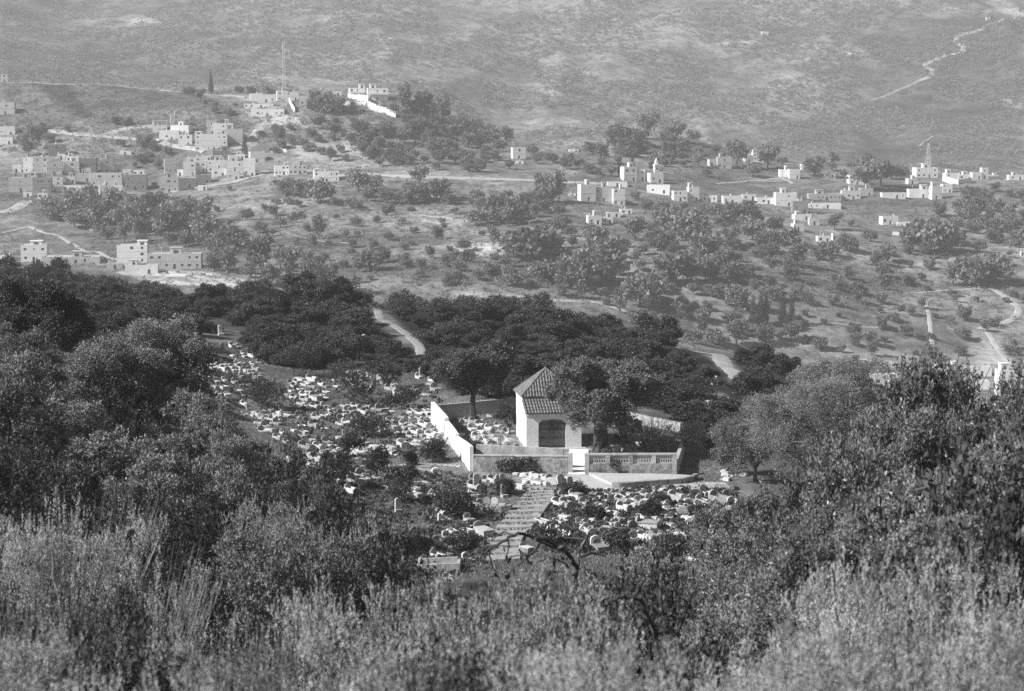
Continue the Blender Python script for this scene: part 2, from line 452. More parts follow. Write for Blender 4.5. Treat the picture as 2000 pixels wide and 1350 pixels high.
drape('path', [(1000,588),(1060,586),(1160,590),(1230,610),(1280,632)], 4, M['track'], 560, .3)
drape('path', [(1400,360),(1460,354),(1500,352)], 4, M['track'], 900, .3)
drape('path', [(1580,637),(1680,638),(1720,640)], 2.4, M['track'], 500, .3)
drape('path', [(1740,569),(1850,567),(1940,560)], 2.4, M['track'], 500, .3)
# tracks on the mountain flank
drape('path', [(1918,58),(1900,64),(1875,70),(1868,82),(1882,92),(1875,104),(1850,108),(1815,122),(1805,130),(1822,138),(1815,150),(1795,158)], 9, M['track'], 1500, .6)
drape('path', [(1795,158),(1778,167),(1755,176),(1735,186),(1700,196)], 6, M['field_path'], 1500, .6)
drape('path', [(1918,58),(1930,48),(1955,40),(1990,30)], 6, M['field_path'], 1500, .6)
drape('path', [(1822,268),(1810,276),(1796,288)], 4, M['track'], 1500, 1.2)
drape('path', [(1665,105),(1640,104)], 10, M['track'], 1500, .8)
# the sandy gully tracks through the ridge wood
drape('path', [(728,598),(740,615),(752,628),(775,640),(800,658),(818,676),(822,694)], 1.15, M['field_path'], 170, .08, ymax=330)
drape('path', [(1310,655),(1345,668),(1390,682),(1408,700),(1430,725),(1455,752)], 2.3, M['track'], 170, .08, ymax=420)

for pts in ([(1495,523),(1520,512),(1560,503)], [(925,492),(965,496),(1000,498)], [(1078,470),(1110,474),(1150,468)], [(690,430),(740,440),(790,446)], [(1840,545),(1900,552),(1960,560)], [(1180,470),(1215,490),(1235,520)], [(560,455),(620,470),(690,478)], [(1600,690),(1690,696),(1770,700)], [(1850,640),(1905,655),(1940,680)], [(430,400),(520,392),(600,396)]):
    drape('path', pts, 2.0, M['field_path'], 600, .2)
# ================================================================== plants: every leaf is a small face on a twig
def _norm(a): return a / np.maximum(np.linalg.norm(a, axis=-1, keepdims=True), 1e-9)

def leaves_on_twigs(g, c, d, L, nl, ll, lw, spread=.8, up=.15, droop=0.0, first=.1):
    """c,d: twig bases and directions (n,3); L: lengths (n,). returns quads (m,4,3)"""
    n = len(c)
    t = (np.linspace(first, 1, nl)[None, :] + g.normal(0, .05, (n, nl)))
    p = c[:, None, :] + d[:, None, :] * (t * L[:, None])[..., None]
    p[..., 2] -= droop * (t * L[:, None]) ** 2
    r = _norm(g.normal(size=(n, nl, 3)))
    ld = _norm(d[:, None, :] * .55 + r * spread + np.array([0, 0, up]))
    wd = _norm(np.cross(ld, _norm(g.normal(size=(n, nl, 3)))))
    s = g.uniform(.7, 1.3, (n, nl, 1)); l = ll * s; wdt = lw * s
    a = p; b = p + ld * l * .5 + wd * wdt * .5; e = p + ld * l; f = p + ld * l * .5 - wd * wdt * .5
    return np.stack([a, b, e, f], 2).reshape(-1, 4, 3)

def clumped(g, blobs, n_sub, size=.34):
    """breaks each lump of a crown into smaller leaf clumps standing on its outer side, with gaps between them"""
    out = []
    for b in blobs:
        x, y, z, r, q = (tuple(b) + (1,))[:5]
        for _ in range(n_sub):
            u = _norm(g.normal(size=3)); u[2] = abs(u[2]) if g.random() < .72 else u[2]
            rr = r * g.uniform(.72, 1.02); s = r * size * g.uniform(.65, 1.3)
            out.append((x + u[0] * rr, y + u[1] * rr, max(z + u[2] * rr * q, s * .5), s, g.uniform(.65, .95)))
    return out

def crown_points(g, blobs, n, shell=.72, inner=.25, zlo=None):
    """points over a union of lumpy spheres (x,y,z,r,squash): on the outer shells mostly"""
    B = np.array([(b + (1,))[:5] if len(b) == 4 else b for b in blobs], float)
    w = B[:, 3] ** 2; k = g.choice(len(B), n, p=w / w.sum())
    u = _norm(g.normal(size=(n, 3)))
    u[:, 2] = np.where((u[:, 2] < -.35) & (g.random(n) < .6), -u[:, 2], u[:, 2])
    rr = np.where(g.random(n) < inner, g.uniform(.3, shell, n), g.uniform(shell, 1.04, n))
    off = u * rr[:, None] * B[k, 3:4]; off[:, 2] *= B[k, 4]
    p = B[k, :3] + off
    keep = np.ones(n, bool)
    for j in range(len(B)):
        dd = p - B[j, :3]; dd[:, 2] /= B[j, 4]
        keep &= ~((np.linalg.norm(dd, axis=1) < B[j, 3] * .66) & (k != j))
    if zlo is not None: keep &= p[:, 2] > zlo
    return p[keep], u[keep]

def quads_mesh(name, Q, m, extra=None, extra_m=None):
    """mesh from quads plus an optional MB of wood (second material)"""
    co = Q.reshape(-1, 3); nq = len(Q)
    idx = np.arange(nq * 4)
    ev, ef = (extra.v, extra.f) if extra else ([], [])
    me = bpy.data.meshes.new(name)
    ns = nq * 4
    if ev: co = np.concatenate([co, np.array(ev)])
    loops = list(idx) if False else idx
    lt = np.full(nq, 4)
    if ef:
        fl = np.concatenate([np.array(f) + ns for f in ef]); loops = np.concatenate([idx, fl]); lt = np.concatenate([lt, [len(f) for f in ef]])
    ls = np.concatenate([[0], np.cumsum(lt)[:-1]])
    me.vertices.add(len(co)); me.vertices.foreach_set('co', co.astype(np.float32).ravel())
    me.loops.add(len(loops)); me.loops.foreach_set('vertex_index', loops.astype(np.int32))
    me.polygons.add(len(lt)); me.polygons.foreach_set('loop_start', ls.astype(np.int32)); me.polygons.foreach_set('loop_total', lt.astype(np.int32))
    me.materials.append(m)
    if extra: 
        me.materials.append(extra_m)
        mi = np.zeros(len(lt), np.int32); mi[nq:] = 1; me.polygons.foreach_set('material_index', mi)
    me.update(calc_edges=True); return me

def limbs(g, base, tips, r0, seg=6, trunk_top=None, lean=(0, 0), split=.5, mb=None):
    """tapered trunk from base splitting into limbs that reach towards the crown's lumps"""
    mb = mb or MB(); base = Vector(base); tt = Vector(trunk_top)
    mid = base.lerp(tt, .5) + Vector((g.normal(0, .12) * r0 * 4, g.normal(0, .12) * r0 * 4, 0))
    mb.tube([base - Vector((0, 0, .3)), base + Vector((0, 0, .02)), mid, tt], [r0 * 1.7, r0 * 1.25, r0 * .92, r0 * .8], seg)
    for tp in tips:
        tp = Vector(tp); a = tt - Vector((0, 0, r0 * .6))
        m1 = a.lerp(tp, .45) + Vector((g.normal(0, .1), g.normal(0, .1), g.normal(.15, .1))) * (tp - a).length * .5
        mb.tube([a, m1, tp], [r0 * .62, r0 * .4, r0 * .12], max(4, seg - 1))
        for _ in range(2):
            s = m1.lerp(tp, g.uniform(0, .6)); e = s + (tp - a) * .35 + Vector(tuple(g.normal(0, .28, 3))) * (tp - a).length * .6
            mb.tube([s, s.lerp(e, .5) + Vector(tuple(g.normal(0, .06, 3))), e], [r0 * .26, r0 * .17, r0 * .06], 4)
    return mb

def lumpy(g, R_, H, n, flat=.8, z0=0.0, jit=1.0):
    """a crown of n lumps about R_ wide and H tall standing z0 above the base"""
    bl = [(0, 0, z0 + H * .52, R_ * .52, H / (2 * R_) * 1.1)]
    for k in range(n):
        a = 2 * math.pi * (k + g.uniform(-.35, .35)) / n * 2.4; q = R_ * g.uniform(.35, .82); zz = z0 + H * g.uniform(.22, .86)
        r = R_ * g.uniform(.22, .5) * (1.15 - .35 * abs((zz - z0) / H - .45))
        bl.append((q * math.cos(a) * (1 - .35 * max(0, (zz - z0) / H - .5)), q * math.sin(a), zz, r, g.uniform(.7, .95)))
    return bl

def tree_parts(seed, R_, H, z0, nl, ntw, tw, ll, lw, lm, wm, r0, lumps=11, spread=.85, up=.2, droop=0, one_mesh=False, inner=.3, lean=(0,0), sub=0, size=.34):
    g = np.random.default_rng(seed)
    bl = lumpy(g, R_, H - z0, lumps, z0=z0)
    if lean != (0, 0): bl = [(b[0] + lean[0] * b[2] / H, b[1] + lean[1] * b[2] / H) + b[2:] for b in bl]
    if sub:
        bl2 = clumped(g, bl, sub, size)
        p, u = crown_points(g, bl2, int(ntw * 1.25), inner=.06)
        p1, u1 = crown_points(g, [b[:3] + (b[3] * .74, b[4]) for b in bl], int(ntw * .22), inner=.3); p = np.concatenate([p, p1]); u = np.concatenate([u, u1])
    else: p, u = crown_points(g, bl, ntw, inner=inner)
    d = _norm(u * .8 + g.normal(0, .45, u.shape) + np.array([0, 0, .35]))
    L = g.uniform(.6, 1.25, len(p)) * tw
    Q = leaves_on_twigs(g, p - d * L[:, None] * .5, d, L, nl, ll, lw, spread, up, droop)
    tips = [b[:3] for b in bl[1::2]]
    top = (lean[0] * .4, lean[1] * .4, z0 + (H - z0) * .18)
    wd = limbs(g, (0, 0, 0), tips, r0, trunk_top=top)
    if one_mesh: return quads_mesh('tree', Q, lm, wd, wm)
    return quads_mesh('crown', Q, lm), wd.mesh('trunk', wm)

def shrub_parts(seed, R_, H, nst, nl, ll, lw, lm, wm, lean=.35, spread=.6, up=.25, twl=(.45, 1.0), side=5):
    """upright bush: stems fan out from the base, side twigs carry leaves to their tips"""
    g = np.random.default_rng(seed); mb = MB(); C_, D_, L_ = [], [], []
    for k in range(nst):
        a = g.uniform(0, 2 * math.pi); q = math.sqrt(g.uniform(0, 1))
        b0 = Vector((math.cos(a) * q * R_ * .35, math.sin(a) * q * R_ * .35, -.15))
        h = H * (1 - .45 * q * q) * g.uniform(.7, 1.06)
        tip = Vector((math.cos(a) * q * R_ + g.normal(0, .08) * R_, math.sin(a) * q * R_ + g.normal(0, .08) * R_, h))
        mid = b0.lerp(tip, .5) + Vector((g.normal(0, .06) * R_, g.normal(0, .06) * R_, .08 * H))
        if k % 3 == 0: mb.tube([b0, mid, tip], [.035, .022, .006], 4, cap=False)
        for s in range(side):
            t = g.uniform(.35, 1) if s else 1.0
            pt = (b0 * (1-t) ** 2 + mid * 2 * t * (1-t) + tip * t * t)
            out = Vector((pt.x, pt.y, 0)) * (.8 / max(R_, .1))
            dr = (out * lean * 2 + Vector((g.normal(0, .35), g.normal(0, .35), 1.0))).normalized()
            l = g.uniform(*twl)
            C_.append(tuple(pt - dr * l * .4)); D_.append(tuple(dr)); L_.append(l)
    Q = leaves_on_twigs(g, np.array(C_), np.array(D_), np.array(L_), nl, ll, lw, spread, up)
    return quads_mesh('foliage', Q, lm), mb.mesh('stem', wm)

def two_part(name, meshes, loc, rz=0, s=1.0, names=('crown', 'trunk')):
    o = empty(name, loc, rz); o.scale = (s, s, s) if not isinstance(s, tuple) else s
    link(names[0], meshes[0], o); link(names[1], meshes[1], o); return o

ORD = ['', 'second ', 'third ', 'fourth ', 'fifth ', 'sixth ', 'seventh ', 'eighth ', 'ninth ', 'tenth ', 'eleventh ', 'twelfth ', 'thirteenth ', 'fourteenth ', 'fifteenth ', 'sixteenth ',
       'seventeenth ', 'eighteenth ', 'nineteenth ', 'twentieth ']
MARKS = []                                   # (px, py, phrase, zone) things one can find, to say where a repeat stands
PENDING = []                                 # (object, px, py, phrase, zone)
def mark(px, py, phrase, zone): MARKS.append((px, py, phrase, zone))
def later(o, px, py, phrase, zone): PENDING.append((o, px, py, phrase, zone))
def settle_labels():
    """each repeat is told by its look, the side of a landmark on which it stands, and its turn outwards from it"""
    sets = {}
    for o, px, py, ph, zone in PENDING:
        best = min((m for m in MARKS if m[3] == zone), key=lambda m: (m[0]-px)**2 + (1.6*(m[1]-py))**2)
        dx, dy = px - best[0], 1.6 * (py - best[1])
        side = ('right of' if dx > 0 else 'left of') if abs(dx) > abs(dy) else ('in front of' if dy > 0 else 'beyond')
        sets.setdefault((ph, side, best[2]), []).append((dx*dx + dy*dy, o))
    used = set()
    for (ph, side, mk), L in sets.items():
        L.sort(key=lambda t: t[0])
        for k, (_, o) in enumerate(L):
            mk2 = mk
            if len((ORD[1] + ph + ' ' + side + ' ' + mk).split()) > 16: ph2 = ' '.join(ph.split()[-max(3, len(ph.split()) - 3):])
            else: ph2 = ph
            if len((ORD[1] + ph2 + ' ' + side + ' ' + mk).split()) > 16: ph2 = ph.split()[-1]
            if ph2 == ph.split()[-1] and (ph2, side, mk) in used: ph2 = 'leafy ' + ph2
            if len(L) == 1: o['label'] = f'{ph2} {side} {mk}'
            else: o['label'] = (f'nearest {ph2} {side} {mk}' if k == 0 else f'{ORD[min(k, 19)]}{ph2} {side} {mk}')
        used.add((ph2, side, mk))
# ================================================================== shrine
def Z5(x, y): return 300 + .3 * x, 580 + .3 * y
def Z6(x, y): return 800 + .35 * x, 650 + .35 * y
def Z7(x, y): return 700 + .4 * x, 850 + .4 * y

SH = at(1028, 878, 140); SR = R(9.0)
def arch_outline(x0, x1, z0, zs, seg=10):
    """doorway outline: straight to the spring line zs, then a half circle"""
    r = (x1 - x0) / 2; c = (x0 + x1) / 2
    return [(x0, z0), (x0, zs)] + [(c - r * math.cos(math.pi * k / seg), zs + r * math.sin(math.pi * k / seg)) for k in range(1, seg)] + [(x1, zs), (x1, z0)]

def build_shrine():
    root = empty('shrine', SH, SR)
    tag(root, 'whitewashed domeless shrine with steep pyramid tiled roof and iron grille door', 'shrine')
    W, DP, DM = 4.45, 1.7, 3.4                 # width, porch depth, main block depth
    hp0, hp1, hm = 2.85, 3.72, 3.95
    T = .28
    # front wall with an arched opening
    x0, x1, zs = .98, 3.18, 1.45
    mb = MB()
    ol = [(x0, -.6), (x0, 2.0), (x0 + .25, 2.3), ((x0 + x1) / 2, 2.38), (x1 - .25, 2.3), (x1, 2.0), (x1, -.6)]
    half = 3
    cx = (x0 + x1) / 2
    lp = [(0, -.6)] + [(0, hp0)] + [(cx, hp0)] + [ol[k] for k in range(half, -1, -1)]
    rp = [(W, -.6)] + [ol[k] for k in range(len(ol)-1, half-1, -1)] + [(cx, hp0), (W, hp0)]
    mb.prism(lp, 0, T); mb.prism(rp[::-1], 0, T)
    # side walls with the slope of the porch roof, then the main block
    prof = [(T, -.6), (DP + DM, -.6), (DP + DM, hm), (DP, hm), (DP, hp1), (T, hp0 + .1)]
    for xa, xb in ((0, T), (W - T, W)):
        n = len(prof)
        vs = [(xa, y, z) for y, z in prof] + [(xb, y, z) for y, z in prof]
        mb.add(vs, [tuple(range(n)), tuple(range(2*n-1, n-1, -1))] + [(i, i+n, (i+1) % n+n, (i+1) % n) for i in range(n)])
    mb.box(T, W - T, DP + DM - T, DP + DM, -.6, hm)
    mb.box(T, W - T, DP, DP + T, hp1 - .25, hm)
    mb.box(T, W - T, T, DP + DM - T, -.6, .03)
    wall = mb.build('wall', M['whitewash'], root)
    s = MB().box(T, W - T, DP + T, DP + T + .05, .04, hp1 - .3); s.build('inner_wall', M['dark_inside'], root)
    # porch base step
    MB().box(-.1, W + .3, -.75, -.003, -.6, .08).build('doorstep', M['concrete'], root)
    # door grille
    gr = MB(); y = .12
    for k in range(19):
        x = x0 + .04 + (x1 - x0 - .08) * k / 18
        r = (x1 - x0) / 2; hh = 2.36 - .36 * max(0, abs(x - cx) - r + .45) / .45
        gr.box(x - .016, x + .016, y, y + .03, .05, hh)
    for z in (.12, .8, 1.5, 1.95): gr.box(x0, x1, y + .031, y + .06, z, z + .06)
    gr.box(cx - .05, cx + .05, y - .02, y + .029, .04, 2.36)
    MB().box(x0 + .02, x1 - .02, .22, .25, .05, 2.3).build('added_pale_backing', M['old_plaster'], root)  # pale sheet added behind the bars to lighten the dark opening
    door = gr.build('door', M['iron'], root)
    MB().tube([(cx + .09, y - .05, .95), (cx + .09, y - .05, 1.15)], [.02, .02], 6).build('handle', M['iron'], door)
    # roofs: barrel tiles running down each slope
    rt = MB()
    def slope(p0, p1, q0, q1, pitch=.235, r=.105):
        """tiles from the eave p0-p1 up to the head line q0-q1 (q0 = q1 for a hip triangle)"""
        p0, p1, q0, q1 = map(Vector, (p0, p1, q0, q1)); e = (p1 - p0).length; ux = (p1 - p0) / e
        nrm = ux.cross(((q0 + q1) / 2 - (p0 + p1) / 2).normalized()).normalized()
        rt.add([p0, p1, q1, q0] if (q1 - q0).length > .01 else [p0, p1, q0], [(0, 1, 2, 3) if (q1 - q0).length > .01 else (0, 1, 2)])
        n = int(e / pitch)
        up = ((q0 + q1) / 2 - (p0 + p1) / 2)
        for k in range(n):
            t = (k + .5) / n; a = p0.lerp(p1, t)
            # length until the hip is met
            tq0, tq1 = (q0 - p0).dot(ux) / e, (q1 - p0).dot(ux) / e
            f = 1.0
            if t < tq0: f = t / tq0
            elif t > tq1: f = (1 - t) / (1 - tq1)
            b = a + up - ux * up.dot(ux) if False else a + (up - ux * up.dot(ux)) * f
            m_ = max(2, int((b - a).length / .42)); jit = rnd.uniform(-.012, .012)
            for c in range(m_):
                s0, s1 = a.lerp(b, c / m_), a.lerp(b, min(1, (c + 1.08) / m_))
                ra, rb = r * 1.08, r * .86
                vs = []
                for (q, rr, h) in ((s0, ra, .028), (s1, rb, .004)):
                    for g_ in range(5):
                        an = math.pi * g_ / 4
                        vs.append(q + ux * (jit - rr * math.cos(an)) + nrm * (rr * .95 * math.sin(an) + h))
                rt.add(vs, [(i, i+1, i+6, i+5) for i in range(4)] + [(4, 3, 2, 1, 0)])
    o_ = .16
    apx = (W / 2 - .1, DP + DM * .5, 5.95)
    A, B_, C_, D_ = (-o_, DP - .12, hm), (W + o_, DP - .12, hm), (W + o_, DP + DM + o_, hm), (-o_, DP + DM + o_, hm)
    slope(A, B_, apx, apx); slope(B_, C_, apx, apx); slope(C_, D_, apx, apx); slope(D_, A, apx, apx)
    slope((-.12, -.25, hp0 + .02), (W + .12, -.25, hp0 + .02), (-.12, DP - .02, hp1 + .06), (W + .12, DP - .02, hp1 + .06))
    roof = rt.build('roof', M['tile'], root)
    hp = MB()
    for c in (A, B_, C_, D_):
        c = Vector(c); a = Vector(apx)
        hp.tube([c + Vector((0, 0, .06)), a + Vector((0, 0, .06))], [.10, .09], 6)
    hp.tube([Vector(apx), Vector(apx) + Vector((0, 0, .22))], [.11, .05], 6)
    hp.build('ridge_cap', M['tile'], roof)
    # plaster cornice under the eaves, a little proud of the wall
    cn = MB(); cn.box(-.05, -.003, DP + .05, DP + DM, hm - .2, hm - .02); cn.box(-.06, W + .06, -.06, -.003, hp0 - .16, hp0 - .02); cn.build('cornice', M['whitewash'], root)
    return root
build_shrine()

# ================================================================== courtyard
def wall_run(name, label, pts, m, thick=.28, cap=None, cat='wall'):
    """plastered wall along (x,y,top,base) stations; each stretch may step"""
    mb = MB(); cp = MB()
    for (a, b) in zip(pts[:-1], pts[1:]):
        ax, ay, at_, ab, = a; bx, by, bt, bb = b
        d = Vector((bx - ax, by - ay, 0)).normalized(); n = Vector((-d.y, d.x, 0)) * thick / 2
        K = max(1, int(math.hypot(bx-ax, by-ay) / 1.5))
        prev = None
        for k in range(K + 1):
            t = k / K; x, y = ax + (bx-ax)*t, ay + (by-ay)*t; zt = at_ + (bt-at_)*t + rnd.uniform(-.02, .02); zb = ab + (bb-ab)*t - .5
            cur = [(x + n.x, y + n.y, zb), (x - n.x, y - n.y, zb), (x - n.x, y - n.y, zt), (x + n.x, y + n.y, zt)]
            if prev:
                mb.add(prev + cur, [(0,1,5,4), (1,2,6,5), (2,3,7,6), (3,0,4,7)] + ([(3,2,1,0)] if k == 1 else []) + ([(4,5,6,7)] if k == K else []))
                if cap:
                    e = 1.28
                    def lift(q, s, dz): 
                        cxm = ((q[0][0]+q[1][0])/2, (q[0][1]+q[1][1])/2)
                        return [(cxm[0] + (p[0]-cxm[0])*e, cxm[1] + (p[1]-cxm[1])*e, q[2][2] + dz_) for p, dz_ in ((q[0], .003), (q[1], .003), (q[2], .09), (q[3], .09))]
                    A_, B2 = lift(prev, 0, 0), lift(cur, 0, 0)
                    cp.add(A_ + B2, [(0,1,5,4), (1,2,6,5), (2,3,7,6), (3,0,4,7), (3,2,1,0), (4,5,6,7)])
            prev = cur
    o = empty(name, (0, 0, 0)); tag(o, label, cat)
    mb.build('wall_face', m, o)
    if cap: cp.build('coping', cap, o)
    return o

FL = at(921, 921, 130); GLp = at(1109, 925, 130); GRp = at(1142, 928, 130); FR = at(1321, 931, 130)
BL = at(845, 826, 140)
mid1 = BL.lerp(FL, .40); mid2 = BL.lerp(FL, .66)
g_ = lambda p: ground(p.x, p.y)
def P4(p, top): return (p.x, p.y, top, g_(p))
w1 = wall_run('courtyard_wall', 'bright stepped side wall of the courtyard beside the white tombs', [P4(BL, g_(BL)+1.85), P4(mid1, g_(mid1)+1.75)], M['whitewash'], cap=None)
mb = MB()
def add_stretch(root, a, b, ta, tb, name='wall_stretch', m='whitewash', thick=.28):
    d = Vector((b.x-a.x, b.y-a.y, 0)).normalized(); n = Vector((-d.y, d.x, 0)) * thick / 2; K = 5; mb = MB(); prev = None
    for k in range(K+1):
        t = k/K; p = a.lerp(b, t); zt = ta+(tb-ta)*t + rnd.uniform(-.025, .025); zb = ground(p.x, p.y) - .5
        cur = [(p.x+n.x, p.y+n.y, zb), (p.x-n.x, p.y-n.y, zb), (p.x-n.x, p.y-n.y, zt), (p.x+n.x, p.y+n.y, zt)]
        if prev: mb.add(prev+cur, [(0,1,5,4),(1,2,6,5),(2,3,7,6),(3,0,4,7)] + ([(3,2,1,0)] if k == 1 else []) + ([(4,5,6,7)] if k == K else []))
        prev = cur
    return mb.build(name, M[m], root)
dm = (FL - BL).normalized()
add_stretch(w1, mid1 + dm*.01, mid2, g_(mid1)+1.5, g_(mid2)+1.45)
add_stretch(w1, mid2 + dm*.01, FL, g_(mid2)+1.25, g_(FL)+1.95, thick=.30)
pier = MB().box(-.17, .17, -.17, .17, -.5, 1.62); o = pier.build('pier', M['old_plaster'], w1); o.location = (mid1.x - .05, mid1.y, g_(mid1)); o.rotation_euler = (0, 0, .4)

# back wall
BB = Vector((BL.x, BL.y, BL.z)); bk2 = at(1020, 808, 140)
wall_run('back_wall', 'grey rendered wall closing the courtyard behind the shrine', [(BB.x+.3, BB.y+.1, g_(BB)+1.55, g_(BB)), (bk2.x, bk2.y+1.5, ground(bk2.x, bk2.y+1.5)+1.2, ground(bk2.x, bk2.y+1.5))], M['old_plaster'])
bkr = at(1330, 845, 140)
wall_run('back_wall', 'pale broken wall at the back right beyond the bare bush', [(bk2.x+5, bk2.y+.6, ground(bk2.x+5, bk2.y+.6)+1.1, ground(bk2.x+5, bk2.y+.6)), (bkr.x, bkr.y, g_(bkr)+.8, g_(bkr))], M['old_plaster'])
# front walls
fw = wall_run('front_wall', 'rough grey front wall left of the shrine gateway', [(FL.x+.16, FL.y-.05, g_(FL)+1.22, g_(FL)), (GLp.x, GLp.y, g_(GLp)+1.3, g_(GLp))], M['rough_plaster'], .3, cap=M['old_plaster'])
gp = MB().box(-.18, .18, -.2, .2, -.5, 1.55); o = gp.build('gate_pier', M['old_plaster'], fw); o.location = (GLp.x + .18, GLp.y, g_(GLp))
t1 = Vector((FL.x + .35, FL.y + 1.5, 0)); t2 = Vector((GLp.x - .3, GLp.y + 1.6, 0))
zt = g_(FL)
wall_run('terrace_wall', 'taller grey inner wall just behind the rough front wall', [(t1.x, t1.y, zt+1.85, ground(t1.x, t1.y)), (t2.x, t2.y, zt+1.68, ground(t2.x, t2.y))], M['old_plaster'], .3)

def pierced_wall():
    a, b = GRp, FR; L = math.hypot(b.x-a.x, b.y-a.y); rz = math.atan2(b.y-a.y, b.x-a.x)
    root = empty('pierced_wall', (a.x, a.y, g_(a)), rz); tag(root, 'rough front wall with pierced lattice panels right of the gateway', 'wall')
    mb = MB(); T = .15; lo, hi = .88, 1.52
    mb.box(0, L, -T, T, -.6, lo)
    mb.build('wall_face', M['rough_plaster'], root)
    tp = MB(); tp.box(-.03, L + .03, -T - .03, T + .03, hi, hi + .12); tp.build('coping', M['old_plaster'], root)
    n = 4; pw = L / n
    for k in range(n + 1):
        x = min(max(k * pw, .16), L - .16)
        MB().box(x - .16, x + .16, -T - .02, T + .02, -.6 if k in (0, n) else lo + .002, hi - .002).build('pier', M['old_plaster'], root)
    for k in range(n):                              # lattice of small arches, thick concrete screen blocks
        s = MB(); xa, xb = k * pw + (.33 if k == 0 else .165), (k + 1) * pw - (.33 if k == n - 1 else .165)
        m_ = 7; st = (xb - xa) / m_
        s.box(xa, xb, -.06, .06, lo + .003, lo + .10); s.box(xa, xb, -.06, .06, hi - .24, hi - .003)
        for i in range(m_ + 1):
            x = xa + i * st
            s.box(max(xa, x - .035), min(xb, x + .035), -.059, .059, lo + .101, hi - .241)
        for i in range(m_):
            x = xa + (i + .5) * st; s.add([(x - st*.45, -.05, hi - .245), (x, -.05, hi - .38), (x + st*.45, -.05, hi - .245), (x - st*.45, .05, hi - .245), (x, .05, hi - .38), (x + st*.45, .05, hi - .245)], [(0,1,2),(5,4,3),(0,3,4,1),(1,4,5,2)])
        s.build('lattice_panel', M['old_plaster'], root)
pierced_wall()
rs = at(1338, 868, 140)
wall_run('side_wall', 'low side wall of the courtyard running back from the pierced wall', [(FR.x, FR.y+.2, g_(FR)+1.3, g_(FR)), (rs.x, rs.y, g_(rs)+1.0, g_(rs))], M['old_plaster'])

# paved gateway, floor slab, path and curb
def slab(name, pix, m, thick=.12, lift=.10, ymin=130, kind='structure', label=None, cat=None, sub=2):
    """paved area following the ground: outline in pixels"""
    P = [at(x, y, ymin) for x, y in pix]; n = len(P)
    c = sum(P, Vector()) / n
    ring = [P[i].lerp(P[(i+1) % n], t / 3) for i in range(n) for t in range(3)]
    vs = [(c.x, c.y, ground(c.x, c.y) + lift)]; fs = []
    rings = 4; m_ = len(ring)
    for r in range(1, rings + 1):
        for p in ring:
            q = c.lerp(p, r / rings); vs.append((q.x, q.y, ground(q.x, q.y) + lift))
    for p in ring: vs.append((p.x, p.y, ground(p.x, p.y) - .3))
    for i in range(m_):
        j = (i+1) % m_; fs.append((0, 1+i, 1+j))
        for r in range(rings): fs.append((1+r*m_+i, 1+(r+1)*m_+i, 1+(r+1)*m_+j, 1+r*m_+j))
    o = MB().add(vs, fs).build(name, m)
    tag(o, label, cat, kind=kind if not label else None); return o
slab('pavement', [(1110, 929), (1144, 929), (1150, 880), (1112, 880)], M['whitewash'], lift=.12)
slab('pavement', [(1100, 932), (1146, 930), (1168, 940), (1212, 957), (1150, 955)], M['concrete'], lift=.10)
slab('pavement', [(1150, 930), (1330, 934), (1356, 936), (1330, 942), (1240, 947), (1195, 951), (1165, 937)], M['concrete'], lift=.28)
def curb():
    P = [at(x, y, 130) for x, y in [(1196, 954), (1215, 955), (1250, 951), (1290, 948), (1330, 945), (1352, 940), (1360, 935)]]
    o = wall_run('retaining_curb', 'low curved retaining curb in shadow below the paved forecourt', [(p.x, p.y, g_(p) + .42, g_(p)) for p in P], M['rough_plaster'], .3, cat='curb'); return o
curb()
drape('path', [(1215, 958), (1260, 957), (1320, 953), (1380, 948), (1420, 947)], 1.9, M['concrete'], 125, .06, ymax=200)
drape('path', [(640, 913), (700, 911), (760, 910), (830, 908), (900, 912)], .6, M['track'], 125, .06, ymax=200)
drape('path', [(800, 940), (880, 944), (960, 952), (1010, 956)], .5, M['track'], 125, .06, ymax=200)

# stairs: broad stone treads coming down from the path
def stairs():
    root = empty('stone_stairs', (0, 0, 0)); tag(root, 'broad worn stone stairs climbing between the graves to the gateway', 'stairs')
    L = [(1029, 1084, 957), (1026, 1080, 963), (1022, 1082, 969), (1016, 1080, 976), (1009, 1076, 984), (1001, 1068, 993), (990, 1060, 1003), (986, 1056, 1013), (978, 1046, 1023), (966, 1034, 1034), (957, 1024, 1045), (952, 1018, 1057), (949, 1014, 1069), (948, 1014, 1082), (950, 1016, 1095)]
    for k in range(len(L) - 1):
        xa, xb, y = L[k]; xc, xd, y2 = L[k+1]
        A, B = at(xa, y, 115), at(xb, y, 115); C_, D = at(xd, y2, 115), at(xc, y2, 115)
        zt = max(g_(A), g_(B)) + .06 + .0; zb = min(g_(C_), g_(D)) - .5
        zt2 = zt - .03
        back = (A - D) * .02; back.z = 0
        fr = (D - A); fr.z = 0; fr.normalize()
        A, B, C_, D = A + fr * .02, B + fr * .02, C_, D
        j = lambda: rnd.uniform(-.07, .07)
        v = [(A.x+j(), A.y, zt), (B.x+j(), B.y, zt), (C_.x+j(), C_.y+j()*.5, zt2), (D.x+j(), D.y+j()*.5, zt2)]
        v += [(x, y_, zb) for x, y_, _ in v]
        MB().add(v, [(0,3,2,1), (4,5,6,7), (0,1,5,4), (1,2,6,5), (2,3,7,6), (3,0,4,7)]).build('step', M['step_stone'], root)
stairs()

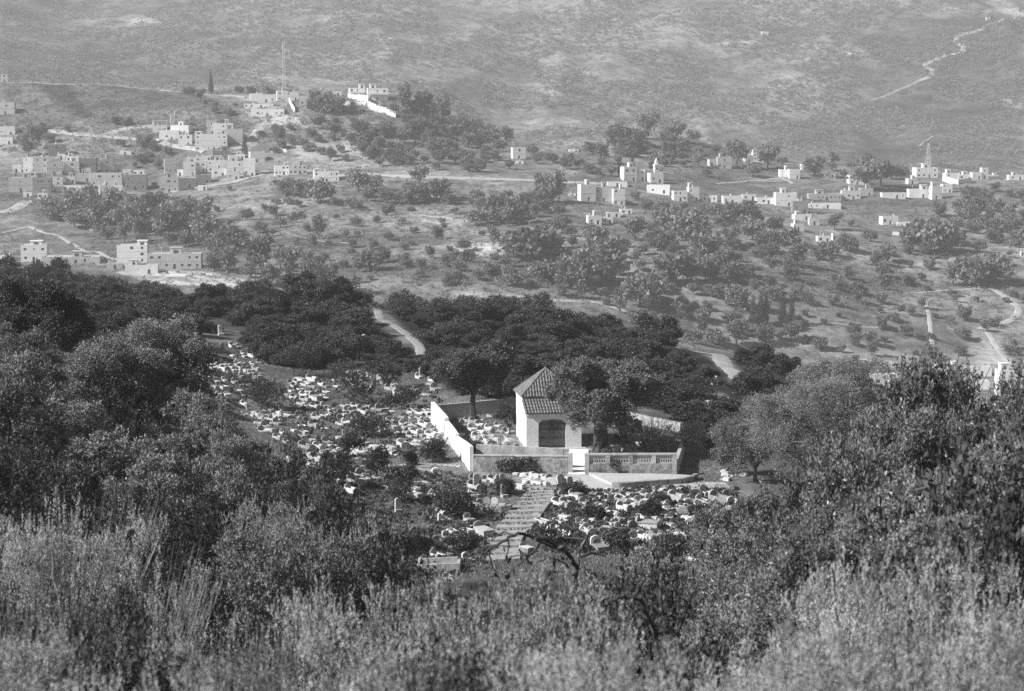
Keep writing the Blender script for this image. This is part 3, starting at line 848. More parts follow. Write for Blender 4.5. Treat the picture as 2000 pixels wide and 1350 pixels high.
# ================================================================== tombs
def arch_stone(w, h, t, y, z0=-.3, pointed=False, seg=8):
    r = w / 2
    if pointed: ol = [(-r, z0), (-r, h * .62), (0, h), (r, h * .62), (r, z0)]
    else:
        zs = max(.05, h - r * .7)
        ol = [(-r, z0)] + [(-r * math.cos(math.pi*k/seg), zs + r * math.sin(math.pi*k/seg) * ((h - zs) / r)) for k in range(seg + 1)] + [(r, z0)]
    return ol, y - t/2, y + t/2
def tomb_meshes(kind, seed):
    """parts of one tomb: list of (name, mesh). The grave runs along -y from the headstone at y=0"""
    q = random.Random(seed); parts = []
    def part(name, mb, m): parts.append((name, mb.mesh(name, M[m])))
    def stone(name, w, h, t, y, m, pointed=False, plaque=None, pm='plaque'):
        mb = MB(); ol, a, b = arch_stone(w, h, t, y, pointed=pointed); mb.prism(ol, a, b); part(name, mb, m)
        if plaque:
            pw, ph, pz = plaque; pb = MB(); ol2, _, _ = arch_stone(pw, ph, .04, 0, z0=0); pb.prism([(x, z + pz) for x, z in ol2], a - .035, a - .002); part('plaque', pb, pm)
    def kerb(w, l, h, t=.14, y0=0, m='tomb_white', fill=None):
        mb = MB(); a, b = y0 - l, y0 - .07
        mb.box(-w/2, -w/2 + t, a, b, -.35, h); mb.box(w/2 - t, w/2, a, b, -.35, h); mb.box(-w/2 + t, w/2 - t, a, a + t, -.35, h * 1.0)
        part('kerb', mb, m)
        if fill: MB; fb = MB(); fb.box(-w/2 + t, w/2 - t, a + t, b, -.3, fill); part('earth_fill', fb, 'tomb_grey')
    if kind == 'twin':
        kerb(.95, 1.9, .5, fill=.24); stone('headstone', .95, .86, .16, 0, 'tomb_white', plaque=(.62, .5, .28), pm='tomb_grey'); stone('footstone', .9, .66, .15, -1.98, 'tomb_white')
    elif kind == 'head':
        stone('headstone', .74, .8, .17, 0, 'tomb_white', plaque=(.46, .4, .2), pm='tomb_grey'); mb = MB().box(-.42, .42, -1.3, -.086, -.3, .26); part('plinth', mb, 'tomb_white')
    elif kind == 'box':
        mb = MB().box(-.5, .5, -2.0, -.1, -.4, .58); part('chest', mb, 'tomb_white'); lid = MB().box(-.56, .56, -2.06, -.09, .583, .68); part('lid', lid, 'tomb_white'); stone('headstone', 1.0, 1.15, .18, 0, 'tomb_white', plaque=(.6, .36, .74), pm='tomb_grey')
    elif kind == 'gable':
        stone('headstone', .8, .85, .18, 0, 'tomb_white', pointed=True); kerb(.8, 1.7, .36, fill=.2)
        stone('footstone', .7, .5, .14, -1.78, 'tomb_white', pointed=True)
    elif kind == 'dark':
        stone('headstone', 1.05, .85, .2, 0, 'tomb_dark', plaque=(.42, .4, .2)); kerb(1.0, 1.8, .25, m='tomb_grey', fill=.15)
    elif kind == 'round':
        mb = MB(); ol = [(.5*math.cos(2*math.pi*k/14), .42 + .5*math.sin(2*math.pi*k/14)) for k in range(14)]; mb.prism(ol[::-1], -.11, .11); part('headstone', mb, 'tomb_grey'); kerb(.8, 1.7, .2, m='tomb_white', y0=-.06, fill=.1)
    elif kind == 'kerb':
        mb = MB(); mb.box(-.5, -.36, -1.9, 0, -.35, .3); mb.box(.36, .5, -1.9, 0, -.35, .3); mb.box(-.36, .36, -.14, 0, -.35, .34); mb.box(-.36, .36, -1.9, -1.76, -.35, .3); part('kerb', mb, 'tomb_white'); fb = MB().box(-.36, .36, -1.76, -.14, -.3, .16); part('earth_fill', fb, 'tomb_grey')
    elif kind == 'slab':
        mb = MB().box(-.45, .45, -1.8, 0, -.35, .26); part('chest', mb, 'tomb_white'); mb = MB().box(-.36, .36, -1.7, -.1, .262, .36); part('lid', mb, 'tomb_white')
    elif kind == 'post':
        stone('headstone', .55, 1.45, .3, 0, 'tomb_white'); mb = MB().box(-.4, .4, -.6, -.152, -.3, .3); part('plinth', mb, 'tomb_white')
    elif kind == 'table':
        mb = MB().box(-2.2, 2.2, -2.3, 0, -.5, .62); part('platform', mb, 'tomb_white')
        for k in range(4):
            x = -1.65 + k * 1.1; ol, a, b = arch_stone(.62, 1.05, .12, -.35, z0=.622); sb = MB().prism([(p + x, z) for p, z in ol], a, b); part('headstone', sb, 'tomb_white'); part('ledger', MB().box(x - .4, x + .4, -2.1, -.45, .622, .72), 'tomb_white')
    elif kind == 'bed':
        ol = [(-1.7, -.3, 0), (-1.5, -1.0, 0), (-.6, -1.35, 0), (.7, -1.35, 0), (1.6, -.9, 0), (1.7, 0, 0), (-1.4, .2, 0)]
        mb = MB(); n = len(ol); mb.add([(x, y, -.6) for x, y, _ in ol] + [(x, y, .62) for x, y, _ in ol], [tuple(range(n, 2*n)), ] + [(i, (i+1) % n, (i+1) % n+n, i+n) for i in range(n)]); part('platform', mb, 'tomb_white')
        for k in range(3):
            x = -1.0 + k * .85; o2, a, b = arch_stone(.75, 1.35, .16, -.15 - .12 * k, z0=.622); part('headstone', MB().prism([(p + x, z) for p, z in o2], a, b), 'tomb_white'); part('ledger', MB().box(x - .33, x + .33, -1.15, -.4 - .12 * k, .622, .78), 'tomb_white')
    elif kind == 'plot':
        mb = MB(); mb.box(-1.3, 1.3, -1.1, -.94, -.5, .62); mb.box(-1.3, -1.14, -.938, .9, -.5, .6); mb.box(1.14, 1.3, -.938, .9, -.5, .42); mb.box(-1.138, 1.138, .74, .9, -.5, .55); part('kerb', mb, 'tomb_white')
        part('earth_fill', MB().box(-1.13, 1.13, -.935, .735, -.4, .3), 'tomb_grey')
    return parts
VAR = {k: [] for k in ('twin', 'head', 'box', 'gable', 'dark', 'round', 'kerb', 'slab', 'post', 'table', 'bed', 'plot')}
for k in VAR: VAR[k].append(tomb_meshes(k, 1))
WORDS = {'twin': 'white kerbed tomb with arched stones at both ends', 'head': 'small white headstone with rounded top', 'box': 'white chest tomb with arched headstone', 'gable': 'white tomb with gable pointed headstone', 'dark': 'black arched headstone with pale plaque',
         'round': 'grey round headed gravestone', 'kerb': 'low white kerb frame grave', 'slab': 'flat white slab tomb', 'post': 'tall narrow white gravestone', 'table': 'wide white platform carrying four headstones', 'bed': 'raised white bed of three arched tombs', 'plot': 'large open white box plot with bush inside'}
TOMBS = []
def tomb(px, py, kind, s=1.0, rz=None, tilt=None, ymin=110):
    p = at(px, py, ymin, 320)
    o = empty({'head': 'gravestone', 'post': 'gravestone', 'round': 'gravestone', 'dark': 'gravestone', 'twin': 'tomb', 'gable': 'tomb'}.get(kind, 'grave'), p, R(32 + rnd.uniform(-16, 16)) if rz is None else R(rz))
    a = .05
    o.rotation_euler[0] = rnd.uniform(-a, a) if tilt is None else R(tilt); o.rotation_euler[1] = rnd.uniform(-a, a)
    s *= .6; sx = s * rnd.uniform(.9, 1.08); o.scale = (sx, s * rnd.uniform(.85, 1.1), s * rnd.uniform(.88, 1.1))
    for n, me in VAR[kind][0]: link(n, me, o)
    tag(o, None, 'tomb', 'white tombs of the hillside cemetery' if kind not in ('dark', 'round') else 'dark stones of the hillside cemetery')
    later(o, px, py, WORDS[kind], 'graves'); TOMBS.append((px, py)); return o
for px, py, ph in [(430, 640, 'gap between the dark woods'), (470, 715, 'upper white grave cluster'), (440, 770, 'tomb with square dark panel'), (590, 745, 'clump of pines by the graves'), (711, 680, 'lone tall stones under the wood'), (570, 770, 'rounded dark bush'), (690, 765, 'wide dark bush among graves'), (790, 740, 'graves below the sandy track'), (845, 765, 'back end of the stepped wall'), (690, 800, 'row of arched stones before the bush'), (510, 810, 'leafy shrubs on the left'), (605, 870, 'pair of twin tombs in grass'), (700, 870, 'white rubble patch'), (820, 820, 'middle of the stepped wall'), (850, 885, 'round bush by the wall corner'), (820, 910, 'flat grave edge'), (720, 935, 'grassy bank'), (930, 835, 'courtyard wall inside'), (945, 855, 'inner courtyard graves'), (1000, 872, 'shrine corner'), (1190, 870, 'thick olive trunk'), (1270, 870, 'bare bush in the courtyard'), (950, 930, 'front wall corner'), (1080, 930, 'gateway'), (900, 960, 'dark bush below the path'), (968, 980, 'stair landing'), (930, 1025, 'lower stair edge'), (870, 1080, 'lowest grave plot'), (1100, 970, 'top of the stairs'), (1090, 1005, 'stair bend'), (1150, 985, 'weedy bank beside stairs'), (1220, 975, 'curved white path'), (1320, 965, 'right end of the path'), (1400, 975, 'right olive shrub'), (1230, 1025, 'round dark stones'), (1310, 1035, 'wide grave platform'), (1390, 1040, 'right hand shrubs'), (1180, 1058, 'blackened branches'), (1270, 1062, 'thorny bushes below'), (520, 690, 'wood edge')]:
    mark(px, py, 'the ' + ph, 'graves')
def many(zf, lst):
    for it in lst:
        x, y, k = it[:3]; px, py = zf(x, y); tomb(px, py, k, *(it[3:] if len(it) > 3 else ()))
ident = lambda x, y: (x, y)
many(Z5, [(435,250,'post',1.4),(505,325,'twin',1.1),(548,325,'head'),(448,355,'post',1.1),(625,385,'twin'),(680,388,'head',1.2),(575,368,'head',.7),(330,420,'twin',1.1),(205,450,'head'),(245,480,'gable'),(225,500,'head',.8),(445,475,'twin'),(555,470,'twin',1.25),(615,480,'head',1.2),(655,470,'gable'),(335,500,'gable'),(365,525,'gable',1.2),(430,515,'twin'),(500,525,'twin'),(570,520,'head',1.1),(625,500,'head'),(665,535,'box',1.1),(400,555,'slab'),(440,590,'kerb',1.2),(470,600,'plot',.8),(560,575,'head'),(605,570,'head',.9),(475,650,'box',.85),(680,430,'head'),(520,560,'gable'),(290,470,'head',.9),(300,510,'gable'),(345,540,'head',.8),(520,480,'head'),
 (930,535,'slab',1.2),(1010,540,'twin',1.2),(965,570,'kerb',1.1),(985,560,'slab'),(865,640,'gable'),(900,660,'twin'),(960,640,'gable'),(965,675,'twin'),(1030,665,'box',1.1),(1030,720,'twin'),(1100,715,'head',1.1),(945,695,'kerb'),(885,615,'head'),(1000,620,'head'),(780,585,'post',.8),
 (1372,330,'post',1.7),(1398,355,'post',1.3),(1428,318,'head'),(1230,500,'gable'),(1255,515,'slab'),(1300,520,'twin'),(1340,505,'head'),(1370,520,'kerb'),(1410,475,'slab'),(1395,500,'head'),(1470,540,'box',.9),(1740,520,'post',1.2),(1715,525,'gable'),(1800,545,'gable',1.1),(1825,605,'head',1.6),(1700,605,'head'),(1520,600,'twin',1.1),(1560,580,'slab',1.2),(1600,590,'slab'),(1580,640,'twin',1.2),(1640,600,'kerb'),(1780,570,'slab'),(1625,370,'post',.9),(1660,640,'kerb'),(1760,640,'slab',1.2),
 (1250,745,'head',1.1),(1280,750,'gable',1.2),(1340,740,'head',1.2),(1365,755,'twin',1.1),(1410,730,'head',.9),(1460,740,'head',1.3),(1490,735,'head',1.1),(1480,770,'slab',1.1),(1310,790,'dark',1.2,10),(1400,790,'dark',1.1,10),(1210,765,'round'),(1485,880,'twin',1.1),(1500,865,'head'),(1150,740,'gable'),
 (610,735,'post',.7),(680,775,'twin'),(700,780,'gable'),(755,740,'slab'),(660,830,'slab',.9),(720,840,'round'),(790,825,'head',1.2),(800,810,'gable'),(835,790,'post',.8),(760,800,'head'),
 (965,985,'twin',1.25),(1000,1000,'head'),(1055,980,'twin',1.1),(1095,1015,'slab',1.1),(1035,1060,'twin',1.35),(1015,1040,'box'),(1195,1065,'head',1.2),
 (1270,935,'slab',1.3),(1310,955,'slab'),(1340,925,'kerb'),(1440,915,'head',.7),(1610,965,'twin',1.25),(1650,965,'kerb'),(1530,985,'slab',1.1),(1235,905,'post',.6),(1690,965,'slab'),
 (1680,790,'kerb',1.1),(1720,790,'kerb'),(1760,790,'kerb',1.1),(1790,795,'box',.9),(1820,805,'twin'),(1610,830,'gable'),(1645,830,'slab'),(1690,840,'twin'),(1740,840,'twin',1.1),(1790,835,'kerb'),(1850,840,'twin'),(1690,890,'twin',1.2),(1730,905,'head',1.2),(1785,905,'twin',1.1),(1830,890,'gable'),(1860,940,'gable',1.2),(1920,950,'twin',1.1),(1890,915,'head'),(1940,930,'head'),(1960,960,'slab'),(1690,710,'slab'),(1740,715,'kerb'),(1790,710,'slab'),(1770,760,'slab'),(1850,770,'slab'),(1880,800,'kerb'),
 (1700,1130,'box',1.25,70),(1800,1125,'slab',1.2),(1390,1130,'kerb'),(1420,1145,'head'),(1285,1205,'gable',1.4),(1345,1195,'slab'),(1400,1185,'kerb',.9),(1650,1275,'kerb',1.2),(1690,1250,'slab'),(1810,1295,'gable'),(1860,1310,'twin'),(1965,1300,'twin',1.1)])
many(Z6, [(290,520,'head',1.1),(340,540,'head',1.2),(360,585,'twin',1.1),(385,550,'head'),(415,585,'twin',1.1),(430,535,'gable'),(425,605,'twin'),(475,550,'kerb'),(500,610,'kerb'),(440,465,'slab',1.1),(460,655,'box',.8),(505,655,'box',.8),(550,653,'box',.8),(595,652,'box',.8),(520,575,'head',.9),(470,600,'slab'),(545,600,'slab'),(395,610,'gable'),(480,520,'head',.8),
 (1100,665,'box',1.1),(1150,668,'head'),(1190,655,'twin'),(1190,600,'post',1.6),(1225,590,'slab'),(1250,620,'slab'),(1310,665,'post',1.1),(1390,670,'post',.8),(1360,668,'head'),(1230,670,'kerb'),
 (345,820,'head'),(370,870,'post',1.25),(415,825,'head',.8),(448,825,'twin',.9),(490,825,'head'),(515,825,'head',1.1),(780,835,'twin',1.25,38,-14),(840,832,'twin',1.0,38,-8),(690,835,'slab'),(720,840,'slab',.8),(550,860,'slab',1.3,60),(340,865,'twin',1.1),
 (120,905,'slab'),(165,925,'twin'),(190,920,'head'),(245,910,'twin',1.1),(305,900,'twin',1.15),(330,905,'slab'),(520,915,'post',1.1),(485,985,'bed',1.15,-8),(320,1045,'head',1.25),(375,1010,'head',1.1),(385,1115,'box',1.15,28),(350,905,'kerb'),(20,905,'slab')])
many(Z7, [(190,375,'post',1.05),(395,425,'post',.7),(430,545,'slab',1.35,20),(420,500,'head',1.0),(560,555,'gable',1.25),(395,655,'plot',1.6,0),(520,605,'head',1.1),(365,590,'gable'),(425,700,'head',.9),(800,560,'box',.8),(420,690,'slab',.8),(595,395,'head',.9),
 (960,335,'twin',1.1),(1000,340,'twin',1.15),(1040,300,'box',.9),(985,300,'head'),(1090,335,'head',1.2),(1075,320,'kerb'),(1120,355,'twin'),(1180,380,'gable',1.3),(960,415,'kerb',1.1),(985,400,'slab'),(1220,385,'twin',1.1),(1275,360,'twin',1.1),(1290,300,'twin'),(1330,315,'head'),(1295,285,'head'),(1390,345,'head'),(1360,330,'twin'),(1440,310,'head'),(1470,345,'slab'),(1450,330,'twin'),(1530,305,'twin',1.1),(1570,310,'slab',1.1),(1620,320,'head'),(1730,318,'twin',1.6,40),(1790,318,'kerb',1.3),(1680,345,'kerb',1.2),(1720,350,'round',.8),(1555,385,'slab',2.2,88),(1315,400,'dark',.8),(1590,405,'slab'),(1690,395,'dark',.7),(1760,390,'head'),(1365,450,'box',1.3,70),(1335,460,'round',1.2),(1415,445,'round'),(1265,460,'head',1.1),(1130,475,'head'),(1110,465,'twin'),(1190,485,'round'),(1235,485,'twin'),(1290,510,'round',1.1),(1340,505,'round'),(1370,500,'twin'),(1415,500,'round'),(1490,500,'table',1.0,12),(1710,470,'slab',1.1),(1755,460,'twin'),(1160,545,'head',1.6),(1205,530,'head',1.3),(1260,520,'gable'),(1345,550,'head',1.3),(1440,540,'twin'),(1420,525,'slab'),(1545,545,'twin',1.2),(1575,545,'kerb',1.1),(1730,540,'slab',1.2),(1600,605,'slab'),(1095,470,'gable'),(1075,430,'head'),(1160,420,'round',.8),(1210,430,'head'),(870,415,'kerb'),(1395,325,'kerb'),(1500,360,'head'),(1650,400,'kerb'),(1660,320,'gable'),(1265,320,'twin'),(1155,330,'head',.8)])
CLUST = [([(560,800),(660,805),(660,860),(590,850)], 12), ([(660,812),(765,815),(770,850),(670,845)], 10), ([(500,832),(590,842),(590,870),(520,860)], 7), ([(640,905),(790,905),(790,965),(660,960)], 12), ([(400,738),(470,748),(480,792),(430,790)], 8), ([(640,725),(800,735),(760,770),(650,770)], 10), ([(830,1030),(940,1040),(920,1100),(850,1100)], 6), ([(365,705),(500,690),(515,745),(430,760),(370,735)], 16), ([(560,735),(640,740),(640,800),(560,790)], 12), ([(655,790),(760,790),(770,810),(660,812)], 8), ([(770,790),(850,800),(875,880),(790,850)], 16), ([(600,860),(720,850),(780,880),(640,895)], 8), ([(900,815),(1000,830),(1000,868),(930,865)], 8), ([(1090,965),(1430,958),(1430,1060),(1160,1055)], 34), ([(840,955),(960,950),(920,1060),(850,1050)], 10), ([(460,790),(560,800),(560,835),(480,830)], 8), ([(1190,860),(1310,860),(1310,885),(1190,885)], 6)]
for poly, n in CLUST:
    xs = [p[0] for p in poly]; ys = [p[1] for p in poly]; c = 0; t = 0
    while c < n and t < 400:
        t += 1; x, y = rnd.uniform(min(xs), max(xs)), rnd.uniform(min(ys), max(ys))
        if not in_poly(np.array([x]), np.array([y]), poly)[0] or min((x-a)**2 + (1.8*(y-b))**2 for a, b in TOMBS) < 120: continue
        tomb(x, y, rnd.choice(['kerb', 'slab', 'head', 'gable', 'twin', 'kerb', 'round']), rnd.uniform(.7, 1.05)); c += 1
# loose white stones between the graves
def rubble():
    mb = MB()
    for cx, cy, sx, sy, n in [(700, 880, 60, 14, 150), (600, 905, 40, 12, 60), (1045, 937, 30, 8, 60), (690, 735, 45, 12, 50), (520, 815, 50, 14, 60), (820, 850, 50, 30, 60), (1250, 1000, 120, 45, 180), (950, 850, 40, 15, 50), (450, 720, 60, 30, 60), (1390, 790, 30, 20, 60), (1130, 640, 45, 8, 60), (1420, 930, 20, 10, 20), (1380, 745, 30, 10, 40)]:
        for _ in range(n):
            p = at(cx + rnd.gauss(0, sx * .5), cy + rnd.gauss(0, sy * .5), 105, 420); r = abs(rnd.gauss(.12, .08)) + .05
            vs = [Vector((math.cos(a) * r * rnd.uniform(.7, 1.3), math.sin(a) * r * rnd.uniform(.7, 1.3), z)) + p for z in (-.05, r * rnd.uniform(.4, .9)) for a in (.3, 1.9, 3.4, 4.9)]
            mb.add(vs, [(4, 5, 6, 7), (0, 1, 5, 4), (1, 2, 6, 5), (2, 3, 7, 6), (3, 0, 4, 7)])
    o = mb.build('rubble', M['rock']); tag(o, 'loose pale stones scattered among the graves', 'stones', kind='stuff')
rubble()
# ================================================================== houses of the villages
def Z1(x, y): return .37037 * x, 100 + .37037 * y
def Z2(x, y): return 400 + .37037 * x, 100 + .37037 * y
def Z3(x, y): return 900 + .37037 * x, 200 + .37037 * y
def Z4(x, y): return 1400 + .44444 * x, 200 + .44444 * y
HOUSES = []
_win = MB().box(-.5, .5, 0, .05, 0, 1).mesh('window_pane', M['pane'])
_frm = MB().box(-.62, .62, -.06, -.002, -.14, -.003).box(-.62, .62, -.05, -.002, 1.003, 1.1).mesh('window_frame', M['frame'])

def facade(mb, w, h, holes, y=0.0, depth=.22, tf=None):
    """a wall plane in x,z with rectangular openings and their reveals"""
    xs = sorted({0, w} | {v for q in holes for v in (q[0], q[1])}); zs = sorted({0, h} | {v for q in holes for v in (q[2], q[3])})
    P = lambda x, yy, z: tf(x, yy, z)
    for a, b in zip(xs[:-1], xs[1:]):
        for c, d in zip(zs[:-1], zs[1:]):
            mx, mz = (a+b)/2, (c+d)/2
            if any(q[0] < mx < q[1] and q[2] < mz < q[3] for q in holes): continue
            mb.add([P(a, y, c), P(b, y, c), P(b, y, d), P(a, y, d)], [(0, 1, 2, 3)])
    for a, b, c, d in holes:
        i = y + depth
        mb.add([P(a, y, c), P(b, y, c), P(b, y, d), P(a, y, d), P(a, i, c), P(b, i, c), P(b, i, d), P(a, i, d)], [(0, 4, 5, 1), (1, 5, 6, 2), (2, 6, 7, 3), (3, 7, 4, 0)])

def house(zf, xl, xr, yb, yt, label, tone='white', st=2, nw=3, rz=14, dr=.8, left='same', stair=False, opn=None, ymin=560, door=True, cabin=None, balc=False, sidewin=True, group='village houses on the far slope', name='house', wh=None, dark_win=True):
    x0, y0 = zf(xl, yb); x1, y1 = zf(xr, yt)
    P = at((x0 + x1) / 2, y0, ymin, 1420 if y0 > 140 else 2870)
    sc = P.y / (F * CP)
    Wt, H = (x1 - x0) * sc, (y0 - y1) * sc
    a = R(rz * .6); W = Wt / (math.cos(a) + dr * abs(math.sin(a))); D = W * dr
    # anchor so that the turned box covers the same width
    off = (-Wt / 2 + (D * math.sin(a) if a > 0 else 0))
    root = empty(name, (P.x + off, P.y, P.z), a)
    if y0 - y1 > 14 and False: pass
    tag(root, label, 'house', group)
    m = {'white': 'house_white', 'pale': 'house_pale', 'grey': 'house_grey', 'brick': 'house_brick'}[tone]
    ml = m if left == 'same' else {'white': 'house_white', 'pale': 'house_pale', 'grey': 'house_grey', 'brick': 'house_brick'}[left]
    sh = H / st
    ww = wh or min(rnd.uniform(.9, 1.5), W / nw * .4); hh = min(rnd.uniform(.9, 1.5), sh * .42)
    if cabin is None and x1 - x0 > 20 and rnd.random() < .45: u = rnd.uniform(.05, .6); cabin = (u, u + rnd.uniform(.18, .34), min(.5, 2.2 / H))
    holes = []
    for s in range(st):
        for k in range(nw):
            cx = W * (k + .5) / nw + rnd.uniform(-.05, .05) * W / nw
            if s == 0 and door and k == nw // 2: holes.append((cx - .55, cx + .55, .02, min(2.1, sh * .72), 'door'))
            elif rnd.random() < .62: w2 = ww * rnd.choice((.55, .8, 1, 1.3)); holes.append((cx - w2/2, cx + w2/2, sh * s + sh * .34, sh * s + sh * .34 + hh, 'window'))
    mb = MB(); par = .35
    facade(mb, W, H, [q[:4] for q in holes], tf=lambda x, y, z: (x, y, z))
    nside = max(1, int(nw * dr * .7)) if sidewin else 0
    sholes = []
    for s in range(st):
        for k in range(nside):
            cx = D * (k + .5) / nside
            if rnd.random() < .6: sholes.append((cx - ww*.4, cx + ww*.4, sh * s + sh * .36, sh * s + sh * .36 + hh * .9))
    facade(mb, D, H, sholes, tf=lambda x, y, z: (y, D - x, z))          # left face
    facade(mb, D, H, [], tf=lambda x, y, z: (W - y, x, z)); facade(mb, W, H, [], tf=lambda x, y, z: (W - x, D - y, z))
    # foundation, roof and parapet
    mb.add([(0, 0, -4), (W, 0, -4), (W, D, -4), (0, D, -4), (0, 0, 0), (W, 0, 0), (W, D, 0), (0, D, 0)], [(0,1,5,4), (1,2,6,5), (2,3,7,6), (3,0,4,7)])
    wall = mb.build('wall', M[m], root)
    rb = MB(); t = .2
    rb.add([(t, t, H - par), (W - t, t, H - par), (W - t, D - t, H - par), (t, D - t, H - par)], [(0, 1, 2, 3)])
    rb.add([(0,0,H),(W,0,H),(W,D,H),(0,D,H),(t,t,H),(W-t,t,H),(W-t,D-t,H),(t,D-t,H),(t,t,H-par),(W-t,t,H-par),(W-t,D-t,H-par),(t,D-t,H-par)], [(0,1,5,4),(1,2,6,5),(2,3,7,6),(3,0,4,7),(4,5,9,8),(5,6,10,9),(6,7,11,10),(7,4,8,11)])
    roof = rb.build('roof', M['roof_deck'], root)
    if H > 5 and st >= 2:                                    # slab edges between storeys, a little proud
        for s in range(1, st):
            MB().box(-.06, W + .06, -.06, -.003, sh * s - .12, sh * s + .08).build('floor_band', M[m], root)
    for (a0, a1, c0, c1, kd) in holes:
        o = link('door' if kd == 'door' else 'window', _win, root, ((a0 + a1)/2, .17, c0)); o.scale = (a1 - a0, 1, c1 - c0)
        if kd == 'window' and x1 - x0 > 24: o2 = link('window_frame', _frm, o)
    for (a0, a1, c0, c1) in sholes:
        o = link('window', _win, root, (.17, D - (a0 + a1)/2, c0), -math.pi/2); o.scale = (a1 - a0, 1, c1 - c0)
    if cabin:                                                # (x0,x1,height) in widths: stair cabin on the roof
        for c in (cabin if isinstance(cabin, list) else [cabin]):
            cb = MB(); ca, cb_, ch = c[0]*W, c[1]*W, c[2]*H; cb.box(ca, cb_, D*.25, D*.75, H - par + .003, H + ch); cb.box(ca - .25, cb_ + .25, D*.25 - .25, D*.75 + .25, H + ch + .003, H + ch + .2)
            q = cb.build('stair_cabin', M[m], root); o = link('opening', _win, q, ((ca + cb_)/2, D*.25 - .06, H)); o.scale = ((cb_-ca)*.4, 1, ch*.6)
    if x1 - x0 > 14 and rnd.random() < .4:
        u, v = rnd.uniform(.1, .8) * W, rnd.uniform(.3, .7) * D; MB().tube([(u, v, H - par), (u, v, H + .5), (u, v, H + 1.1)], [.5, .55, .5], 8).build('water_tank', M['house_grey'], root)
    if x1 - x0 > 18 and rnd.random() < .4:
        u = rnd.uniform(.1, .9) * W; MB().tube([(u, D*.6, H - par), (u, D*.6, H + 2.4)], [.07, .05], 4).box(u - .7, u + .7, D*.6 - .04, D*.6 + .04, H + 2.0, H + 2.12).build('aerial', M['steel'], root)
    if balc:
        for s in range(1, st):
            bb = MB(); z = sh * s; bb.box(W*.1, W*.9, -1.2, -.062, z - .1, z + .1); bb.box(W*.1, W*.9, -1.2, -1.08, z + .103, z + 1.0); bb.build('balcony', M[m], root)
    if opn:                                                  # concrete columns of an unfinished storey on the roof
        for k in range(opn + 1):
            for yy in (.15, D - .5):
                MB().box(0, .35, 0, .35, 0, 2.7).build('column', M[m], root).location = (k * (W - .35) / opn, yy, H + .003)
        MB().box(-.2, W + .2, -.1, D + .1, H + 2.706, H + 2.95).build('upper_slab', M['roof_deck'], root)
    HOUSES.append((x0, x1, y0, y1, label)); return root
NEARG = 'buildings behind the wooded ridge'
house(Z1, 97, 245, 1112, 1022, 'pale two storey house with roof cabin left of the columned building', 'white', 2, 3, 12, cabin=(.35, .8, .18), group=NEARG)
r_ = house(Z1, 218, 520, 1128, 1085, 'long low unfinished building with open columns and flat slab', 'grey', 1, 6, 6, .4, opn=None, group=NEARG, cabin=(.5, .68, .55))
house(Z1, 608, 775, 1122, 1024, 'three storey pale house with square windows and roof tower', 'white', 3, 3, 8, .7, cabin=(.66, .98, .2), group=NEARG)
house(Z1, 776, 1058, 1150, 1068, 'long grey two storey unfinished block with white roof edge', 'grey', 2, 7, 5, .35, group=NEARG, opn=None)
house(Z1, 655, 830, 1178, 1128, 'low pale annex below the three storey house', 'pale', 1, 2, 6, .4, group=NEARG)
house(Z1, 0, 72, 1100, 1078, 'low white roofed shed at the far left edge', 'white', 1, 2, 4, .5, group=NEARG)
house(Z1, 560, 645, 1150, 1120, 'small low grey shed in front of the three storey house', 'grey', 1, 1, 6, .5, group=NEARG)
VG = 'houses of the left village'
